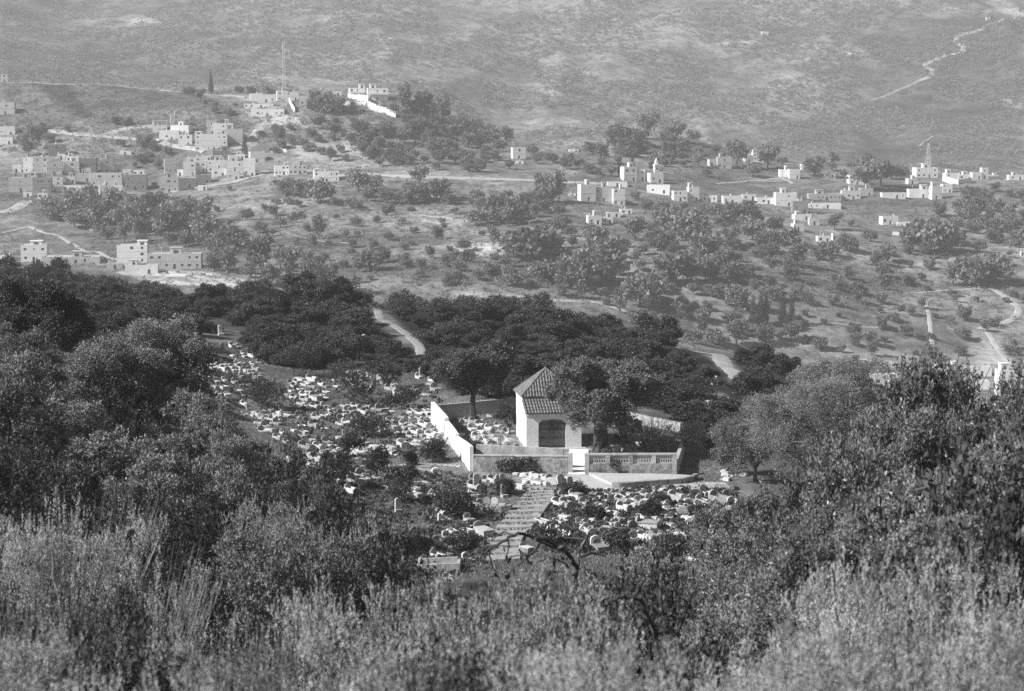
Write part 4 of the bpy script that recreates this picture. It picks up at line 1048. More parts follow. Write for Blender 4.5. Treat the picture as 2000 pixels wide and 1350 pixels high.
for a in [
 (30,168,745,668,'square grey house with white side at village front left','grey',2,1,14,.9,'white'),(107,185,690,640,'white house behind the square grey house','white',2,2,20,.9),(112,195,642,562,'white house with stacked balconies at village left edge','white',3,2,16,.9),
 (165,255,658,560,'tall pale house right of the balcony house','pale',3,2,20,.8),(240,345,556,492,'white sided dark fronted house at top of left village','brick',2,1,22,.8),(235,325,655,582,'bare grey block house in the left village','grey',2,1,18,.8),
 (325,415,650,582,'white and dark corner house in the left village','white',2,1,24,.8),(410,505,650,565,'large dark brick house in the left village','brick',3,1,10,.8),(295,340,572,542,'small white house under the top house','white',1,1,18,.8),(340,412,585,556,'flat white roofed house above the corner house','white',1,2,10,.9),
 (168,268,740,668,'dark arcaded ground floor house at village front','brick',2,5,8,.6),(265,455,748,712,'long low pale house at village front','pale',1,4,5,.5),(375,465,772,726,'small white house with stair block at village front','white',1,2,15,.8),(395,480,690,646,'plain grey house under the dark brick house','grey',1,2,8,.8),
 (475,640,712,645,'wide grey two storey house in village middle','grey',2,5,6,.5),(522,595,645,567,'tall narrow white sided house in village middle','grey',2,1,24,.9),(512,590,772,710,'white stepped house at the village lower edge','white',2,1,24,.8),(568,645,765,708,'white terrace house right of the stepped house','white',1,2,10,.8),
 (652,772,735,652,'brown brick house right of the wide grey house','brick',2,3,8,.6),(630,690,547,526,'tiny white roofed shed among trees','white',1,1,10,.6),(600,650,640,600,'small grey house beside the narrow white house','grey',1,1,12,.8),(575,660,785,745,'low dark walled yard house at village bottom','brick',1,2,6,.6),
 (835,940,748,666,'grey house with arched windows by the village road','grey',2,3,10,.7),(858,925,650,572,'tower like white sided house by the gully','grey',3,1,22,.9),(935,1035,725,670,'dark shop fronts along the village road','brick',1,4,8,.6),(960,1030,660,586,'pale grey house above the shops','pale',2,2,14,.8),
 (1025,1085,642,558,'tall pale house in village centre right','pale',3,2,14,.8),(1085,1190,640,576,'wide pale house below the dark fronted one','pale',2,3,12,.7),(1105,1225,582,526,'white sided dark fronted house near the bend','brick',2,1,20,.8),(1030,1108,700,652,'dark house at the roadside','brick',1,2,8,.8),
 (1110,1192,662,620,'white low house near the roadside','white',1,2,16,.8),(1186,1282,652,582,'pale house left of the white corner house','pale',2,2,14,.8),(1278,1345,662,566,'white corner house on the village road','white',2,2,12,.8),(1190,1262,682,634,'small pale house at the road edge','pale',1,2,12,.8),(1305,1395,590,532,'white house above the road bend','white',2,1,24,.8),(930,965,660,625,'small white house left of the pale grey one','white',1,1,18,.8),
 (1140,1180,600,560,'narrow white house between pale houses','white',2,1,18,.8)]:
    house(Z1, *a[:4], a[4], *a[5:10], left=a[10] if len(a) > 10 else 'same', group=VG)
for a in [(60,110,640,600,'tiny white house at the left village edge','white',1,1,16,.8),(200,240,600,575,'small pale house above the tall pale house','pale',1,1,14,.8),(420,470,575,548,'little grey house beyond the dark brick house','grey',1,1,12,.8),(270,330,705,665,'small white house between front houses','white',2,1,18,.8),(340,395,700,662,'pale low house below the corner house','pale',1,2,10,.7),(440,480,650,615,'narrow pale house right of dark brick','pale',2,1,18,.8),
 (640,690,660,625,'white house half hidden behind brown brick','white',1,1,16,.8),(700,760,655,628,'low white walls behind brown brick house','white',1,2,8,.6),(985,1030,590,560,'small white house above the pale grey house','white',1,1,18,.8),(1060,1110,580,552,'low white house above village centre','white',1,2,10,.8),(1200,1250,585,550,'small white house by the bend','white',1,1,20,.8),(1230,1290,575,545,'white stepped roofs near the bend','white',1,2,10,.8),(880,935,700,672,'white house front beside arched windows','white',1,2,10,.8),(1040,1090,735,708,'low white shop at road bottom','white',1,2,8,.7),(195,250,780,750,'small white terrace below village front','white',1,2,10,.7),(120,168,770,745,'little pale shed at village bottom left','pale',1,1,8,.7)]:
    house(Z1, *a[:4], a[4], *a[5:10], group=VG)
UG = 'houses along the upper road'
for a in [
 (835,942,472,418,'white shop building below the unfinished frame','white',1,4,8,.6,None),(890,958,420,335,'grey tower block standing over the upper road','grey',3,1,20,.8,None),(900,1010,450,392,'white house with dark right side on the upper road','white',2,2,-16,.8,None),(935,1012,502,442,'pale house below the dark sided house','pale',2,2,10,.8,None),
 (1015,1195,527,440,'big white three storey house with rows of windows','white',3,6,14,.6,(.0,.22,.14)),(1085,1142,440,366,'bare grey block behind the big white house','grey',2,1,16,.8,None),(1120,1228,440,382,'white roofed house behind the big white house','white',2,3,10,.7,None),(1180,1280,490,412,'grey house right of the big white house','grey',2,3,8,.7,None)]:
    house(Z1, *a[:4], a[4], *a[5:10], cabin=a[10], group=UG)
house(Z1, 800, 880, 430, 392, 'unfinished concrete frame house on the upper road', 'pale', 1, 3, 10, .6, opn=3, group=UG)
LG = 'houses at the left edge'
house(Z1, -20, 75, 335, 272, 'brown house among trees on the left slope', 'grey', 2, 1, 8, .6, group=LG); house(Z1, -20, 78, 445, 398, 'white roofed house among trees', 'pale', 1, 2, 6, .6, group=LG)
house(Z1, -20, 65, 492, 456, 'white house with small terrace among trees', 'white', 1, 2, 8, .6, group=LG); house(Z1, 0, 38, 124, 86, 'small tower house on the left skyline', 'pale', 2, 1, 14, .8, group=LG)
HG = 'buildings on the hilltop'
for a in [(232,300,262,224,'white cube house at the hilltop road end','white',1,2,16,.8),(270,370,272,230,'white house joined beside the hilltop cube','white',1,3,10,.7),(372,440,262,210,'white two storey hilltop house','white',2,2,16,.8),(420,495,262,216,'pale hilltop house with dark front','pale',2,2,8,.7),(205,358,302,278,'long low white hilltop building','white',1,6,6,.3),
          (240,415,345,306,'white hilltop school with row of windows','white',1,7,6,.35),(498,560,290,254,'low grey hilltop shed','grey',1,2,6,.6),(675,722,238,212,'small pale building left of the villa','pale',1,1,10,.7)]:
    house(Z2, *a[:4], a[4], *a[5:10], group=HG, ymin=950)
house(Z2, 755, 845, 245, 196, 'left wing of the hilltop villa with roof turret', 'white', 2, 3, 14, .7, cabin=(.62, .98, .45), balc=True, group=HG, ymin=950)
house(Z2, 850, 965, 262, 196, 'right wing of the hilltop villa with roof turret', 'white', 2, 3, 12, .7, cabin=(.12, .42, .35), balc=True, group=HG, ymin=950)
SG = 'houses below the wooded hill'
house(Z2, 362, 445, 655, 604, 'white house with roof turret under the wooded hill', 'white', 2, 4, 14, .6, cabin=(.66, .9, .25), group=SG); house(Z2, 440, 537, 652, 602, 'grey house joined to the turret house', 'grey', 2, 4, 6, .6, group=SG)
house(Z2, 565, 706, 692, 636, 'white house with corner tower beside the road', 'white', 2, 5, 14, .6, cabin=(.02, .2, .2), group=SG); house(Z2, 540, 632, 705, 674, 'white garden outbuilding below the road house', 'white', 1, 3, 14, .5, group=SG)
MG = 'houses of the mosque hamlet'
house(Z3, 843, 930, 418, 342, 'white two storey house left of the minaret', 'white', 2, 2, 30, .8, group=MG); house(Z3, 912, 972, 416, 354, 'pale wing right of the white hamlet house', 'pale', 2, 2, 8, .7, group=MG)
house(Z3, 985, 1070, 428, 374, 'white prayer hall at the foot of the minaret', 'white', 1, 2, 24, .8, group=MG)
for a in [(980,1112,482,436,'white house with dark right wall below the mosque','white',1,2,-20,.5),(773,878,446,420,'low white house along the road by the mosque','white',1,3,6,.5),(618,712,522,434,'white block house at the road end','white',2,1,26,.7),(700,802,526,446,'grey two storey house beside the block house','grey',2,3,10,.6),
          (798,866,542,458,'pale three storey house with dark garden wall','white',3,2,16,.7),(568,607,494,482,'tiny white shed left of the block house','white',1,1,6,.6),(1115,1196,522,468,'white arcaded house right of the mosque road','white',2,3,16,.6),(1194,1258,522,448,'taller white house joined to the arcaded house','white',2,2,16,.7),(1268,1352,526,492,'white wall fronted house by the dark trees','white',1,3,6,.5),
          (663,742,646,598,'white house alone under the hamlet','white',1,2,18,.7),(740,802,642,606,'pale wing of the lone house under the hamlet','pale',1,2,6,.7),(765,842,606,582,'low pale roofed house above the lone house','pale',1,2,6,.6),(838,905,592,564,'small white house above the lone wing','pale',1,2,8,.6),
          (265,342,300,240,'white gabled house in the hillside wood','white',2,1,20,.6),(290,330,326,308,'low white wall house in the hillside wood','white',1,1,6,.6),(570,620,264,248,'small white house high among olives','white',1,2,6,.6),(1303,1342,338,302,'white sided house beside the upper trees','white',1,1,30,.8)]:
    house(Z3, *a[:4], a[4], *a[5:10], group=MG)
RG = 'houses of the right ridge village'
for a in [(0,66,292,242,'grey two storey house on the upper right ridge','grey',2,3,10,.6),(118,160,266,234,'white sided house behind the tall dark trees','white',1,1,26,.8),(155,206,264,222,'pale house behind the tall dark trees','pale',2,2,8,.7),(275,325,330,296,'white house with tall post on the ridge','white',1,2,12,.7),(315,366,336,294,'pale taller house on the ridge','pale',2,2,12,.7),(368,402,300,272,'small white house behind the ridge tree','white',1,1,12,.7),
          (25,112,446,412,'long white house with flat roof at ridge left','white',1,3,8,.5),(112,172,430,406,'low pale house between white houses','pale',1,2,6,.5),(172,262,448,420,'white garden walled house on the ridge','white',1,4,5,.4),(255,352,458,398,'big white two storey ridge house with cabin','white',2,4,8,.5),(332,402,488,434,'dark brick building beside the big ridge house','brick',1,2,4,.7),
          (402,548,432,402,'long school with pale sloping roof','grey',1,8,4,.3),(402,546,468,444,'low white lower school block','white',1,6,4,.3),(548,632,428,388,'pale school wing with small tower','pale',1,4,6,.4),(628,686,412,378,'grey house right of the school','grey',2,2,8,.6),(578,656,362,322,'white two storey house above the school','white',2,3,10,.6),(470,522,332,314,'low white houses in the trees above the school','white',1,2,8,.5),
          (725,832,424,398,'long low pale house right of the school','pale',1,4,5,.4),(842,945,420,382,'white long house on the right ridge','white',1,4,8,.4),(938,992,428,370,'white tall block beside the long white house','white',2,1,22,.7),(988,1036,398,360,'white house with dark windows by the tall block','white',2,2,12,.7),(870,972,332,288,'white upper house with many windows','white',2,4,12,.6),(835,886,360,336,'small white house below the upper white house','white',1,1,20,.7),
          (1000,1062,352,312,'white house with roof cabin on the far right','white',2,2,14,.7),(1058,1128,342,318,'pale low house on the far right','pale',1,2,10,.6),(1118,1166,340,308,'white cube house on the far right','white',1,2,16,.7),(1160,1194,338,288,'tall white tower house on the far right','white',2,1,16,.8),(1192,1238,308,294,'low white house beside the tower house','white',1,2,6,.6),(1282,1352,342,320,'pale house at the right edge','pale',1,2,6,.5),
          (335,412,520,494,'white upper floor house on the slope below the ridge','white',1,2,14,.6),(330,385,566,534,'white lower house with dark porch on the slope','white',1,1,20,.7),(405,452,542,508,'grey house half hidden in slope trees','grey',1,1,8,.7),(440,502,618,588,'low white roofs in trees on the slope','white',1,2,8,.6),(505,526,608,576,'narrow white end wall house on the slope','white',1,1,30,.9),
          (720,800,538,502,'white house alone on the open slope','white',1,3,18,.6),(795,850,544,526,'low white yard wall house on the open slope','white',1,2,6,.4),(1335,1352,674,656,'white speck house at the right edge','white',1,1,20,.8)]:
    house(Z4, *a[:4], a[4], *a[5:10], group=RG)
BG = 'houses in the valley at lower right'
house(Z4, 560, 702, 1200, 1142, 'white sided dark fronted block in the right valley', 'brick', 2, 1, 24, .9, left='white', group=BG, ymin=560, sidewin=False, door=False)
for a in [(680,800,1252,1198,'white low houses beside the dark fronted block','white',1,3,14,.7),(850,905,1222,1170,'white house wall behind the near tree','white',2,1,20,.7),(905,1010,1205,1170,'pale long roof behind the near tree','pale',1,3,5,.6),(1010,1100,1210,1165,'white flat roofed house behind leaves','white',1,3,8,.6),(1090,1210,1206,1162,'long white house in the right valley','white',1,4,6,.5),(1235,1350,1238,1176,'white house at the right edge of the valley','white',2,3,12,.6),(760,850,1262,1225,'small pale house low in the right valley','pale',1,2,10,.7),(1100,1200,1262,1225,'white terrace house low in the right valley','white',1,3,8,.6),(1230,1310,1290,1250,'white lower terrace at the right valley edge','white',1,2,8,.6)]:
    house(Z4, *a[:4], a[4], *a[5:10], group=BG, ymin=560)
house(lambda x, y: (x, y), 1487, 1501, 70, 62, 'lone white house high on the far mountain', 'white', 1, 2, 12, .6, ymin=1500, group='houses on the far mountain'); house(lambda x, y: (x, y), 1926, 1934, 40, 34, 'tiny white hut beside the mountain track', 'white', 1, 1, 20, .7, ymin=1500, group='houses on the far mountain')

# minaret
def minaret():
    b = at(*Z3(1030, 412), 800); sc = b.y / F; W = 26 * .37 * sc; H = 112 * .37 * sc
    o = empty('minaret', b, R(14)); tag(o, 'slender white square minaret with small lantern above the prayer hall', 'minaret')
    MB().box(-W/2, W/2, -W/2, W/2, -3, H * .72).build('shaft', M['house_white'], o)
    MB().box(-W*.56, W*.56, -W*.56, W*.56, H * .72 + .003, H * .76).build('gallery', M['house_white'], o)
    MB().box(-W*.28, W*.28, -W*.28, W*.28, H * .76 + .003, H * .92).build('lantern', M['house_white'], o)
    MB().tube([(0, 0, H*.92), (0, 0, H*.98), (0, 0, H*1.08)], [W*.26, W*.2, .05], 8).build('finial', M['house_white'], o)
    for z in (.25, .5): 
        q = link('window', _win, o, (0, -W/2 - .051, H * z)); q.scale = (.8, 1, 1.6)
minaret()
def stepped_boundary():
    P = [(756, 250), (800, 262), (858, 268), (862, 300), (905, 318), (960, 335), (1008, 352)]
    o = empty('boundary_wall', (0, 0, 0)); tag(o, 'white stepped boundary wall running downhill from the villa', 'wall')
    Q = [at(*Z2(x, y), 950, 1420) for x, y in P]
    for a, b, h in zip(Q[:-1], Q[1:], (3, 4, 5, 4, 3.6, 3.4)):
        n = 3
        for k in range(n):
            s, e = a.lerp(b, k/n), a.lerp(b, (k+1)/n - .004); t = max(g_(s), g_(e)) + h
            add_stretch(o, s, e, t, t, name='wall_stretch', m='house_white', thick=.5)
stepped_boundary()
def low_wall(zf, pts, h, label, m='house_white', ymin=560):
    Q = [at(*zf(x, y), ymin, 1420) for x, y in pts]
    wall_run('garden_wall', label, [(p.x, p.y, g_(p) + h, g_(p)) for p in Q], M[m], .5)
low_wall(Z2, [(445, 270), (455, 295), (475, 325)], 3, 'white wall running down from the hilltop houses')
low_wall(Z2, [(680, 290), (760, 284), (850, 286)], 2.2, 'pale wall along the hilltop lane')
low_wall(Z4, [(1010, 350), (1060, 362), (1120, 352)], 3, 'white compound wall on the far right ridge')
low_wall(Z4, [(772, 582), (820, 586), (868, 578)], 1.6, 'pale low wall above the big slope tree')
low_wall(Z2, [(290, 538), (350, 532), (432, 534)], 2.0, 'pale wall along the bend above the turret house')

# poles, mast, pylon
def pole(px, py, py_top, label, arm=True, cat='utility pole', name='utility_pole', ymin=560):
    b = at(px, py, ymin, 1420); h = (py - py_top) * b.y / F
    o = empty(name, b, R(rnd.uniform(-20, 40))); tag(o, label, cat, 'utility poles along the road' if name == 'utility_pole' else None)
    MB().tube([(0, 0, -.5), (0, 0, h)], [.26, .17], 6).build('shaft', M['wood'], o)
    if arm:
        MB().box(-1.1, 1.1, -.2, -.171, h - .9, h - .7).build('crossarm', M['wood'], o)
        for x in (-.9, 0, .9): MB().tube([(x, -.19, h - .69), (x, -.19, h - .35)], [.09, .06], 5).build('insulator', M['house_white'], o)
for zf, x, b, t, ph in [(Z1, 383, 446, 410, 'utility pole left of the fork in the upper road'), (Z1, 505, 446, 388, 'tall utility pole at the road left of the fork'), (Z1, 722, 402, 345, 'utility pole by the car bend on the upper road'), (Z1, 740, 470, 420, 'short utility pole below the upper road bend'), (Z1, 806, 420, 345, 'white post beside the unfinished frame'), (Z2, 657, 636, 594, 'utility pole behind the corner tower house'), (Z2, 1197, 664, 612, 'utility pole on the road right of the round tree'), (Z3, 55, 404, 345, 'utility pole left on the straight road'), (Z3, 277, 404, 346, 'faint utility pole in middle of the straight road'), (Z3, 603, 430, 368, 'utility pole at the straight road end'), (Z3, 770, 412, 360, 'utility pole before the low white roadside house'), (Z3, 812, 378, 334, 'utility pole above the roadside house'), (Z3, 867, 336, 284, 'left one of the paired poles by the minaret'), (Z3, 885, 342, 292, 'right one of the paired poles by the minaret'), (Z3, 1103, 336, 290, 'utility pole on the slope right of the minaret'), (Z2, 390, 602, 574, 'thin pole above the turret house'), (Z4, 326, 300, 262, 'thin pole on the ridge house'), (Z1, 25, 1078, 1040, 'thin pole by the low shed at left')]:
    pole(*zf(x, b), zf(x, t)[1], ph)
def lattice(name, px, py, pyt, w0, w1, label, n, ymin):
    b = at(px, py, ymin, 1420); h = (py - pyt) * b.y / F; o = empty(name, b, R(20)); tag(o, label, 'mast')
    mb = MB(); c = [(-1, -1), (1, -1), (1, 1), (-1, 1)]; r = .13
    P = lambda k, q: Vector((c[q][0] * (w0 + (w1 - w0) * k / n) / 2, c[q][1] * (w0 + (w1 - w0) * k / n) / 2, h * k / n))
    for q in range(4): mb.tube([P(0, q) - Vector((0, 0, 2)), P(n, q)], [r, r * .7], 4)
    for k in range(n):
        for q in range(4): mb.tube([P(k, q), P(k+1, (q+1) % 4)], [r*.55]*2, 3, cap=False); mb.tube([P(k+1, q), P(k+1, (q+1) % 4)], [r*.55]*2, 3, cap=False)
    mb.build('lattice_tower', M['steel'], o)
    return o, h
o, h = lattice('radio_mast', 555, 176, 75, 1.7, 1.1, 'tall thin lattice radio mast rising above the hilltop houses', 26, 1000)
for z, dx in ((h * .93, 1.0), (h * .9, -1.0), (h * .72, 1.0)): MB().box(dx - .25, dx + .25, -.2, .2, z, z + 2.4).build('antenna', M['steel'], o)
o, h = lattice('power_pylon', 1813, 316, 254, 4.5, .8, 'faint lattice pylon in front of the far mountain track', 9, 1050)
for z in (.7, .83, .95): MB().box(-4.2, 4.2, -.15, .15, h * z, h * z + .3).build('crossarm', M['steel'], o)
# ================================================================== vegetation
# --- the dense dark wood on the ridge behind the graves: each crown a tree
WT = [tree_parts(100 + k, 2.5, 3.9, -.5, 7, 2000, .5, .2, .12, M['leaf_wood'], M['bark'], .16, 11, .9, .25, one_mesh=True, sub=6, size=.36) for k in range(6)]
OT = [tree_parts(120 + k, 2.4, 4.6, 1.0, 7, 1200, .8, .24, .10, M['leaf_olive'], M['bark'], .18, 9, .9, .1, one_mesh=True, inner=.25) for k in range(3)]
def plant(me, px, py, w_px, name, label, cat, group, zone, ymin=165, ymax=420, base=2.5, squash=(.85, 1.15), pos=None):
    p = pos or at(px, py, ymin, ymax); s = (w_px * p.y / F) / (2 * base)
    o = link(name, me, None, p - Vector((0, 0, .15 * s)), rnd.uniform(0, 6.28)); q = rnd.uniform(*squash)
    o.scale = (s * rnd.uniform(.92, 1.1), s * rnd.uniform(.92, 1.1), s * q)
    tag(o, None, cat, group); later(o, px, py, label, zone); return o

def inpoly1(x, y, poly):
    return bool(in_poly(np.array([x], float), np.array([y], float), poly)[0])
def scatter(poly, spacing, jit=.35, avoid=()):
    xs = [p[0] for p in poly]; ys = [p[1] for p in poly]; out = []
    y = min(ys); r = 0
    while y < max(ys):
        sp = spacing(y) if callable(spacing) else spacing
        x = min(xs) + (sp * .5 if r % 2 else 0)
        while x < max(xs):
            a, b = x + rnd.uniform(-jit, jit) * sp, y + rnd.uniform(-jit, jit) * sp * .55
            if inpoly1(a, b, poly) and not any(inpoly1(a, b, q) for q in avoid): out.append((a, b))
            x += sp
        y += sp * .55; r += 1
    return out

for px, py, ph in [(40, 530, 'the low shed at far left'), (170, 540, 'the long columned building'), (300, 560, 'the grey block by the rubble'), (420, 580, 'the pale rubble clearing'), (560, 580, 'the left skyline of the ridge wood'), (700, 590, 'the top of the sandy track'), (790, 660, 'the foot of the sandy track'), (860, 580, 'the middle skyline of the ridge wood'), (1000, 590, 'the hump of the wooded skyline'), (1150, 635, 'the pale rocks in the wood'), (1075, 700, 'the shrine roof'), (1250, 660, 'the right shoulder of the wood'), (1400, 690, 'the pale gully track'), (1450, 750, 'the lower end of the gully track'), (1500, 720, 'the feathery tree top'), (1600, 720, 'the wood edge below the dark block house'), (430, 650, 'the uppermost white tombs'), (500, 690, 'the upper grave cluster'), (715, 680, 'the lone tall stones'), (600, 700, 'the gap above the middle graves'), (250, 620, 'the leaning pine'), (120, 600, 'the forked pine at left'), (930, 700, 'the courtyard tree crown'), (1380, 790, 'the rocky patch below the gully'), (1300, 760, 'the bare bush top')]:
    mark(px, py, ph, 'wood')
RIDGE_AVOID = [[(708,606),(752,606),(785,645),(828,670),(828,706),(800,706),(752,685),(722,650)], [(1300,648),(1405,664),(1440,708),(1482,752),(1482,800),(1430,792),(1385,742),(1300,705)], [(412,628),(448,628),(515,705),(515,760),(350,780),(358,705),(425,700)], [(702,668),(728,668),(732,696),(704,696)], [(540,735),(640,745),(720,728),(800,735),(850,735),(900,790),(500,830)], [(1340,770),(1420,770),(1410,810),(1340,800)], [(1095,630),(1220,645),(1210,662),(1100,652)], [(845,790),(1330,800),(1330,930),(900,930)]]
RIDGE = [(-40,560),(120,560),(260,575),(430,584),(620,602),(690,614),(850,614),(980,624),(1130,645),(1270,680),(1440,712),(1560,745),(1700,795),(1760,850),(1640,900),(1400,830),(1320,800),(1000,790),(840,740),(700,720),(560,720),(350,690),(330,720),(200,700),(-40,690)]
k = 0
for px, py in scatter(RIDGE, lambda y: 33 + (y - 560) * .075, .45, RIDGE_AVOID):
    plant(WT[rnd.randrange(6)], px, py, rnd.uniform(42, 78), 'wood_tree', ['dark round crowned tree', 'dark dense bushy tree', 'low dark spreading tree', 'dark lumpy crowned tree', 'small dark leafy tree'][k % 5], 'tree', 'trees of the dark ridge wood', 'wood', squash=(.62, .95)); k += 1
# rows along the skyline itself and the right shoulder
for px in range(-20, 1780, 40):
    sk = float(np.interp(px, [-20, 100, 300, 500, 700, 900, 1000, 1150, 1250, 1400, 1500, 1650, 1760], [562, 560, 574, 588, 603, 606, 618, 638, 664, 700, 722, 775, 805]))
    q = px + rnd.uniform(-12, 12)
    if any(inpoly1(q, sk, a) for a in RIDGE_AVOID): continue
    tall_ = px < 260 or 820 < px < 1100
    plant(WT[rnd.randrange(6)], q, sk, rnd.uniform(78, 100) if tall_ else rnd.uniform(58, 90), 'wood_tree', ['dark round skyline tree', 'dark low skyline tree', 'dark bushy skyline tree'][k % 3], 'tree', 'trees of the dark ridge wood', 'wood', squash=(.9, 1.1) if tall_ else (.65, 1.0)); k += 1

for px, py in [(1380,835),(1420,820),(1440,850),(1490,830),(1360,860),(1400,880),(1520,850),(1470,880),(1540,810),(1345,830),(1310,800),(1280,790),(1240,785),(1200,790),(1330,775),(1290,760),(1250,750),(1180,760),(1130,770),(1000,780),(960,775),(900,770),(870,745),(1010,740),(1060,745),(1110,735),(760,705),(740,722),(650,712),(610,720),(575,712),(545,705),(1480,770),(1520,775),(700,640),(690,655),(1150,660),(1100,665),(1180,655),(1040,655),(1220,680)]:
    plant(WT[rnd.randrange(6)], px + rnd.uniform(-6, 6), py + rnd.uniform(-5, 5), rnd.uniform(66, 100), 'wood_tree', ['dark wide bushy tree', 'dark heavy crowned tree', 'dark leafy tree'][rnd.randrange(3)], 'tree', 'trees of the dark ridge wood', 'wood', squash=(.65, .95))
# --- named trees of the middle ground
def big_tree(seed, px, py, w_px, h_px, lab, leaf='leaf_olive', z0f=.3, nt=2600, lumps=13, bark='bark', r0=.2, ymin=70, ymax=420, tw=.7, ll=.17, lw=.06, rz=0, name='tree', cat='tree', group=None, inner=.22, droop=0, up=.15, lean=(0, 0), pos=None, spread=.85):
    p = pos or at(px, py, ymin, ymax); sc = p.y / F; R_ = w_px * sc / 2; H = h_px * sc
    ms = tree_parts(seed, R_, H, H * z0f, 8, nt, tw, ll, lw, M[leaf], M[bark], r0, lumps, spread, up, droop, inner=inner, lean=lean, sub=7 if nt > 2000 else 0, size=.34)
    o = two_part(name, ms, p, rz); tag(o, lab, cat, group); return o
big_tree(201, 1172, 888, 212, 210, 'big old olive with thick twisted trunk beside the shrine', z0f=.19, nt=10000, lumps=20, r0=.62, ymin=140, tw=.6, ll=.2, lw=.08, leaf='leaf_court', inner=.3)
big_tree(202, 925, 822, 150, 152, 'spreading olive inside the courtyard behind the stepped wall', z0f=.26, nt=5500, r0=.26, ymin=140, ll=.2, lw=.08, leaf='leaf_court', inner=.3)
big_tree(203, 820, 790, 110, 95, 'dark small tree just outside the back wall corner', z0f=.1, nt=1200, r0=.18, ymin=140, leaf='leaf_wood', ll=.22, lw=.1) if False else None
big_tree(204, 272, 868, 270, 240, 'olive tree with bare leaning trunk on the left slope', z0f=.14, nt=11000, lumps=15, r0=.17, ymin=70, tw=.55, ll=.13, lw=.045, lean=(.3, 0))
big_tree(205, 80, 752, 190, 200, 'forked tree with pale thick trunk on the upper left slope', z0f=.2, nt=9000, lumps=14, r0=.22, ymin=70, bark='bark_pale', leaf='leaf_dark', tw=.6, ll=.15, lw=.06)
big_tree(206, 1600, 985, 320, 275, 'broad feathery tree with drooping sprays right of the graves', z0f=.08, nt=15000, lumps=22, r0=.22, ymin=60, tw=.7, ll=.15, lw=.036, droop=.35, up=-.25, leaf='leaf_olive', pos=at(1590, 985, 90))
big_tree(207, 1475, 940, 190, 130, 'loose grey green tree touching the right end of the path', z0f=.05, nt=6000, lumps=13, r0=.15, ymin=100, tw=.6, ll=.15, lw=.045, droop=.3, up=-.1)
big_tree(208, 1330, 890, 90, 60, 'leafy bush at the courtyard right corner', z0f=.1, nt=700, lumps=8, r0=.1, ymin=130, leaf='leaf_olive', ll=.14, lw=.05) 
for i, (px, py, w, h, lab) in enumerate([(690, 790, 120, 75, 'wide dark bush among the middle graves'), (513, 800, 100, 62, 'rounded dark bush left of the middle graves'), (845, 905, 50, 44, 'round dark bush at the courtyard wall corner'), (715, 852, 80, 34, 'low dark bush below the two black headstones'), (680, 893, 58, 52, 'dark bush right of the twin tombs'), (575, 735, 95, 75, 'dark bush clump beside the tilted white slabs'), (660, 700, 90, 60, 'dark bush beneath the lone tall stones'), (785, 800, 60, 42, 'small dark bush by the kerbed graves'), (880, 1012, 95, 50, 'spreading dark bush left of the raised white bed'), (790, 985, 60, 80, 'tall dark shrub beside the left path'), (1365, 1010, 40, 24, 'round clipped bush among the right graves'), (1270, 1008, 46, 26, 'low bush before the white chest tombs'), (1200, 1070, 60, 34, 'dark bush in front of the lower right graves'), (995, 848, 50, 62, 'dark bush against the left side of the shrine'), (1225, 865, 62, 46, 'bush between the thick olive and broken wall'), (1430, 925, 50, 30, 'dark bush by the white broken stone'), (650, 945, 75, 60, 'leafy bush on the grassy bank'), (735, 935, 55, 60, 'tall weedy bush beside the grassy bank'), (1310, 1078, 70, 30, 'flat bush at the lower edge of the graves'), (985, 965, 40, 26, 'small bush at the stair head'), (800, 920, 28, 40, 'slim dark shrub by the flat grave'), (930, 885, 26, 18, 'little bush inside the front wall'), (1125, 965, 40, 15, 'weedy bush right of the stair head'), (1010, 922, 70, 20, 'ivy bush against the rough front wall'), (1190, 922, 90, 26, 'weeds growing along the pierced wall'), (1160, 1012, 44, 18, 'leafy weeds between the right graves'), (1290, 985, 36, 13, 'weed clump below the curved path'), (760, 760, 70, 50, 'dark bush under the sandy track'), (860, 735, 70, 60, 'dark bush at the wood edge by the back wall'), (620, 690, 70, 60, 'dark pointed bush above the middle graves'), (1060, 1062, 60, 40, 'thin weedy bush at the stair foot'), (1400, 870, 90, 60, 'shady bush right of the courtyard'), (1350, 800, 90, 60, 'dark bush below the gully rocks'), (900, 1075, 60, 26, 'round bush growing in the large grave plot')]):
    big_tree(300 + i, px, py, w, h, lab, leaf='leaf_dark' if i % 3 else 'leaf_wood', z0f=.03, nt=int(w * 9), lumps=9, r0=.06, ymin=105, tw=.4, ll=.16, lw=.075, name='bush', cat='bush', inner=.3, spread=.95)

def bare_bush(seed, px, py, h_px, w_px, lab, m='bark_pale', ymin=100, n=60, r=.035, pos=None, name='bare_bush'):
    g = np.random.default_rng(seed); p = pos or at(px, py, ymin); sc = p.y / F; H = h_px * sc; W = w_px * sc / 2; mb = MB()
    for k in range(n):
        a = g.uniform(0, 6.28); q = math.sqrt(g.random()); tip = Vector((math.cos(a)*q*W, math.sin(a)*q*W, H*(1-.35*q*q)*g.uniform(.75, 1.05))); b0 = Vector((g.normal(0, .12), g.normal(0, .12), -.1)); mid = b0.lerp(tip, .5) + Vector(tuple(g.normal(0, .08*H, 3)))
        mb.tube([b0, mid, tip], [r, r*.6, r*.25], 4, cap=False)
        for _ in range(3):
            s = mid.lerp(tip, g.uniform(0, .8)); e = s + Vector(tuple(g.normal(0, .16*H, 3))) + Vector((0, 0, .12*H)); mb.tube([s, e], [r*.4, r*.15], 3, cap=False)
    o = empty(name, p); tag(o, lab, 'bush'); mb.build('branches', M[m], o); return o
bare_bush(400, 1272, 888, 85, 110, 'leafless pale twiggy bush inside the courtyard', n=70, r=.03)
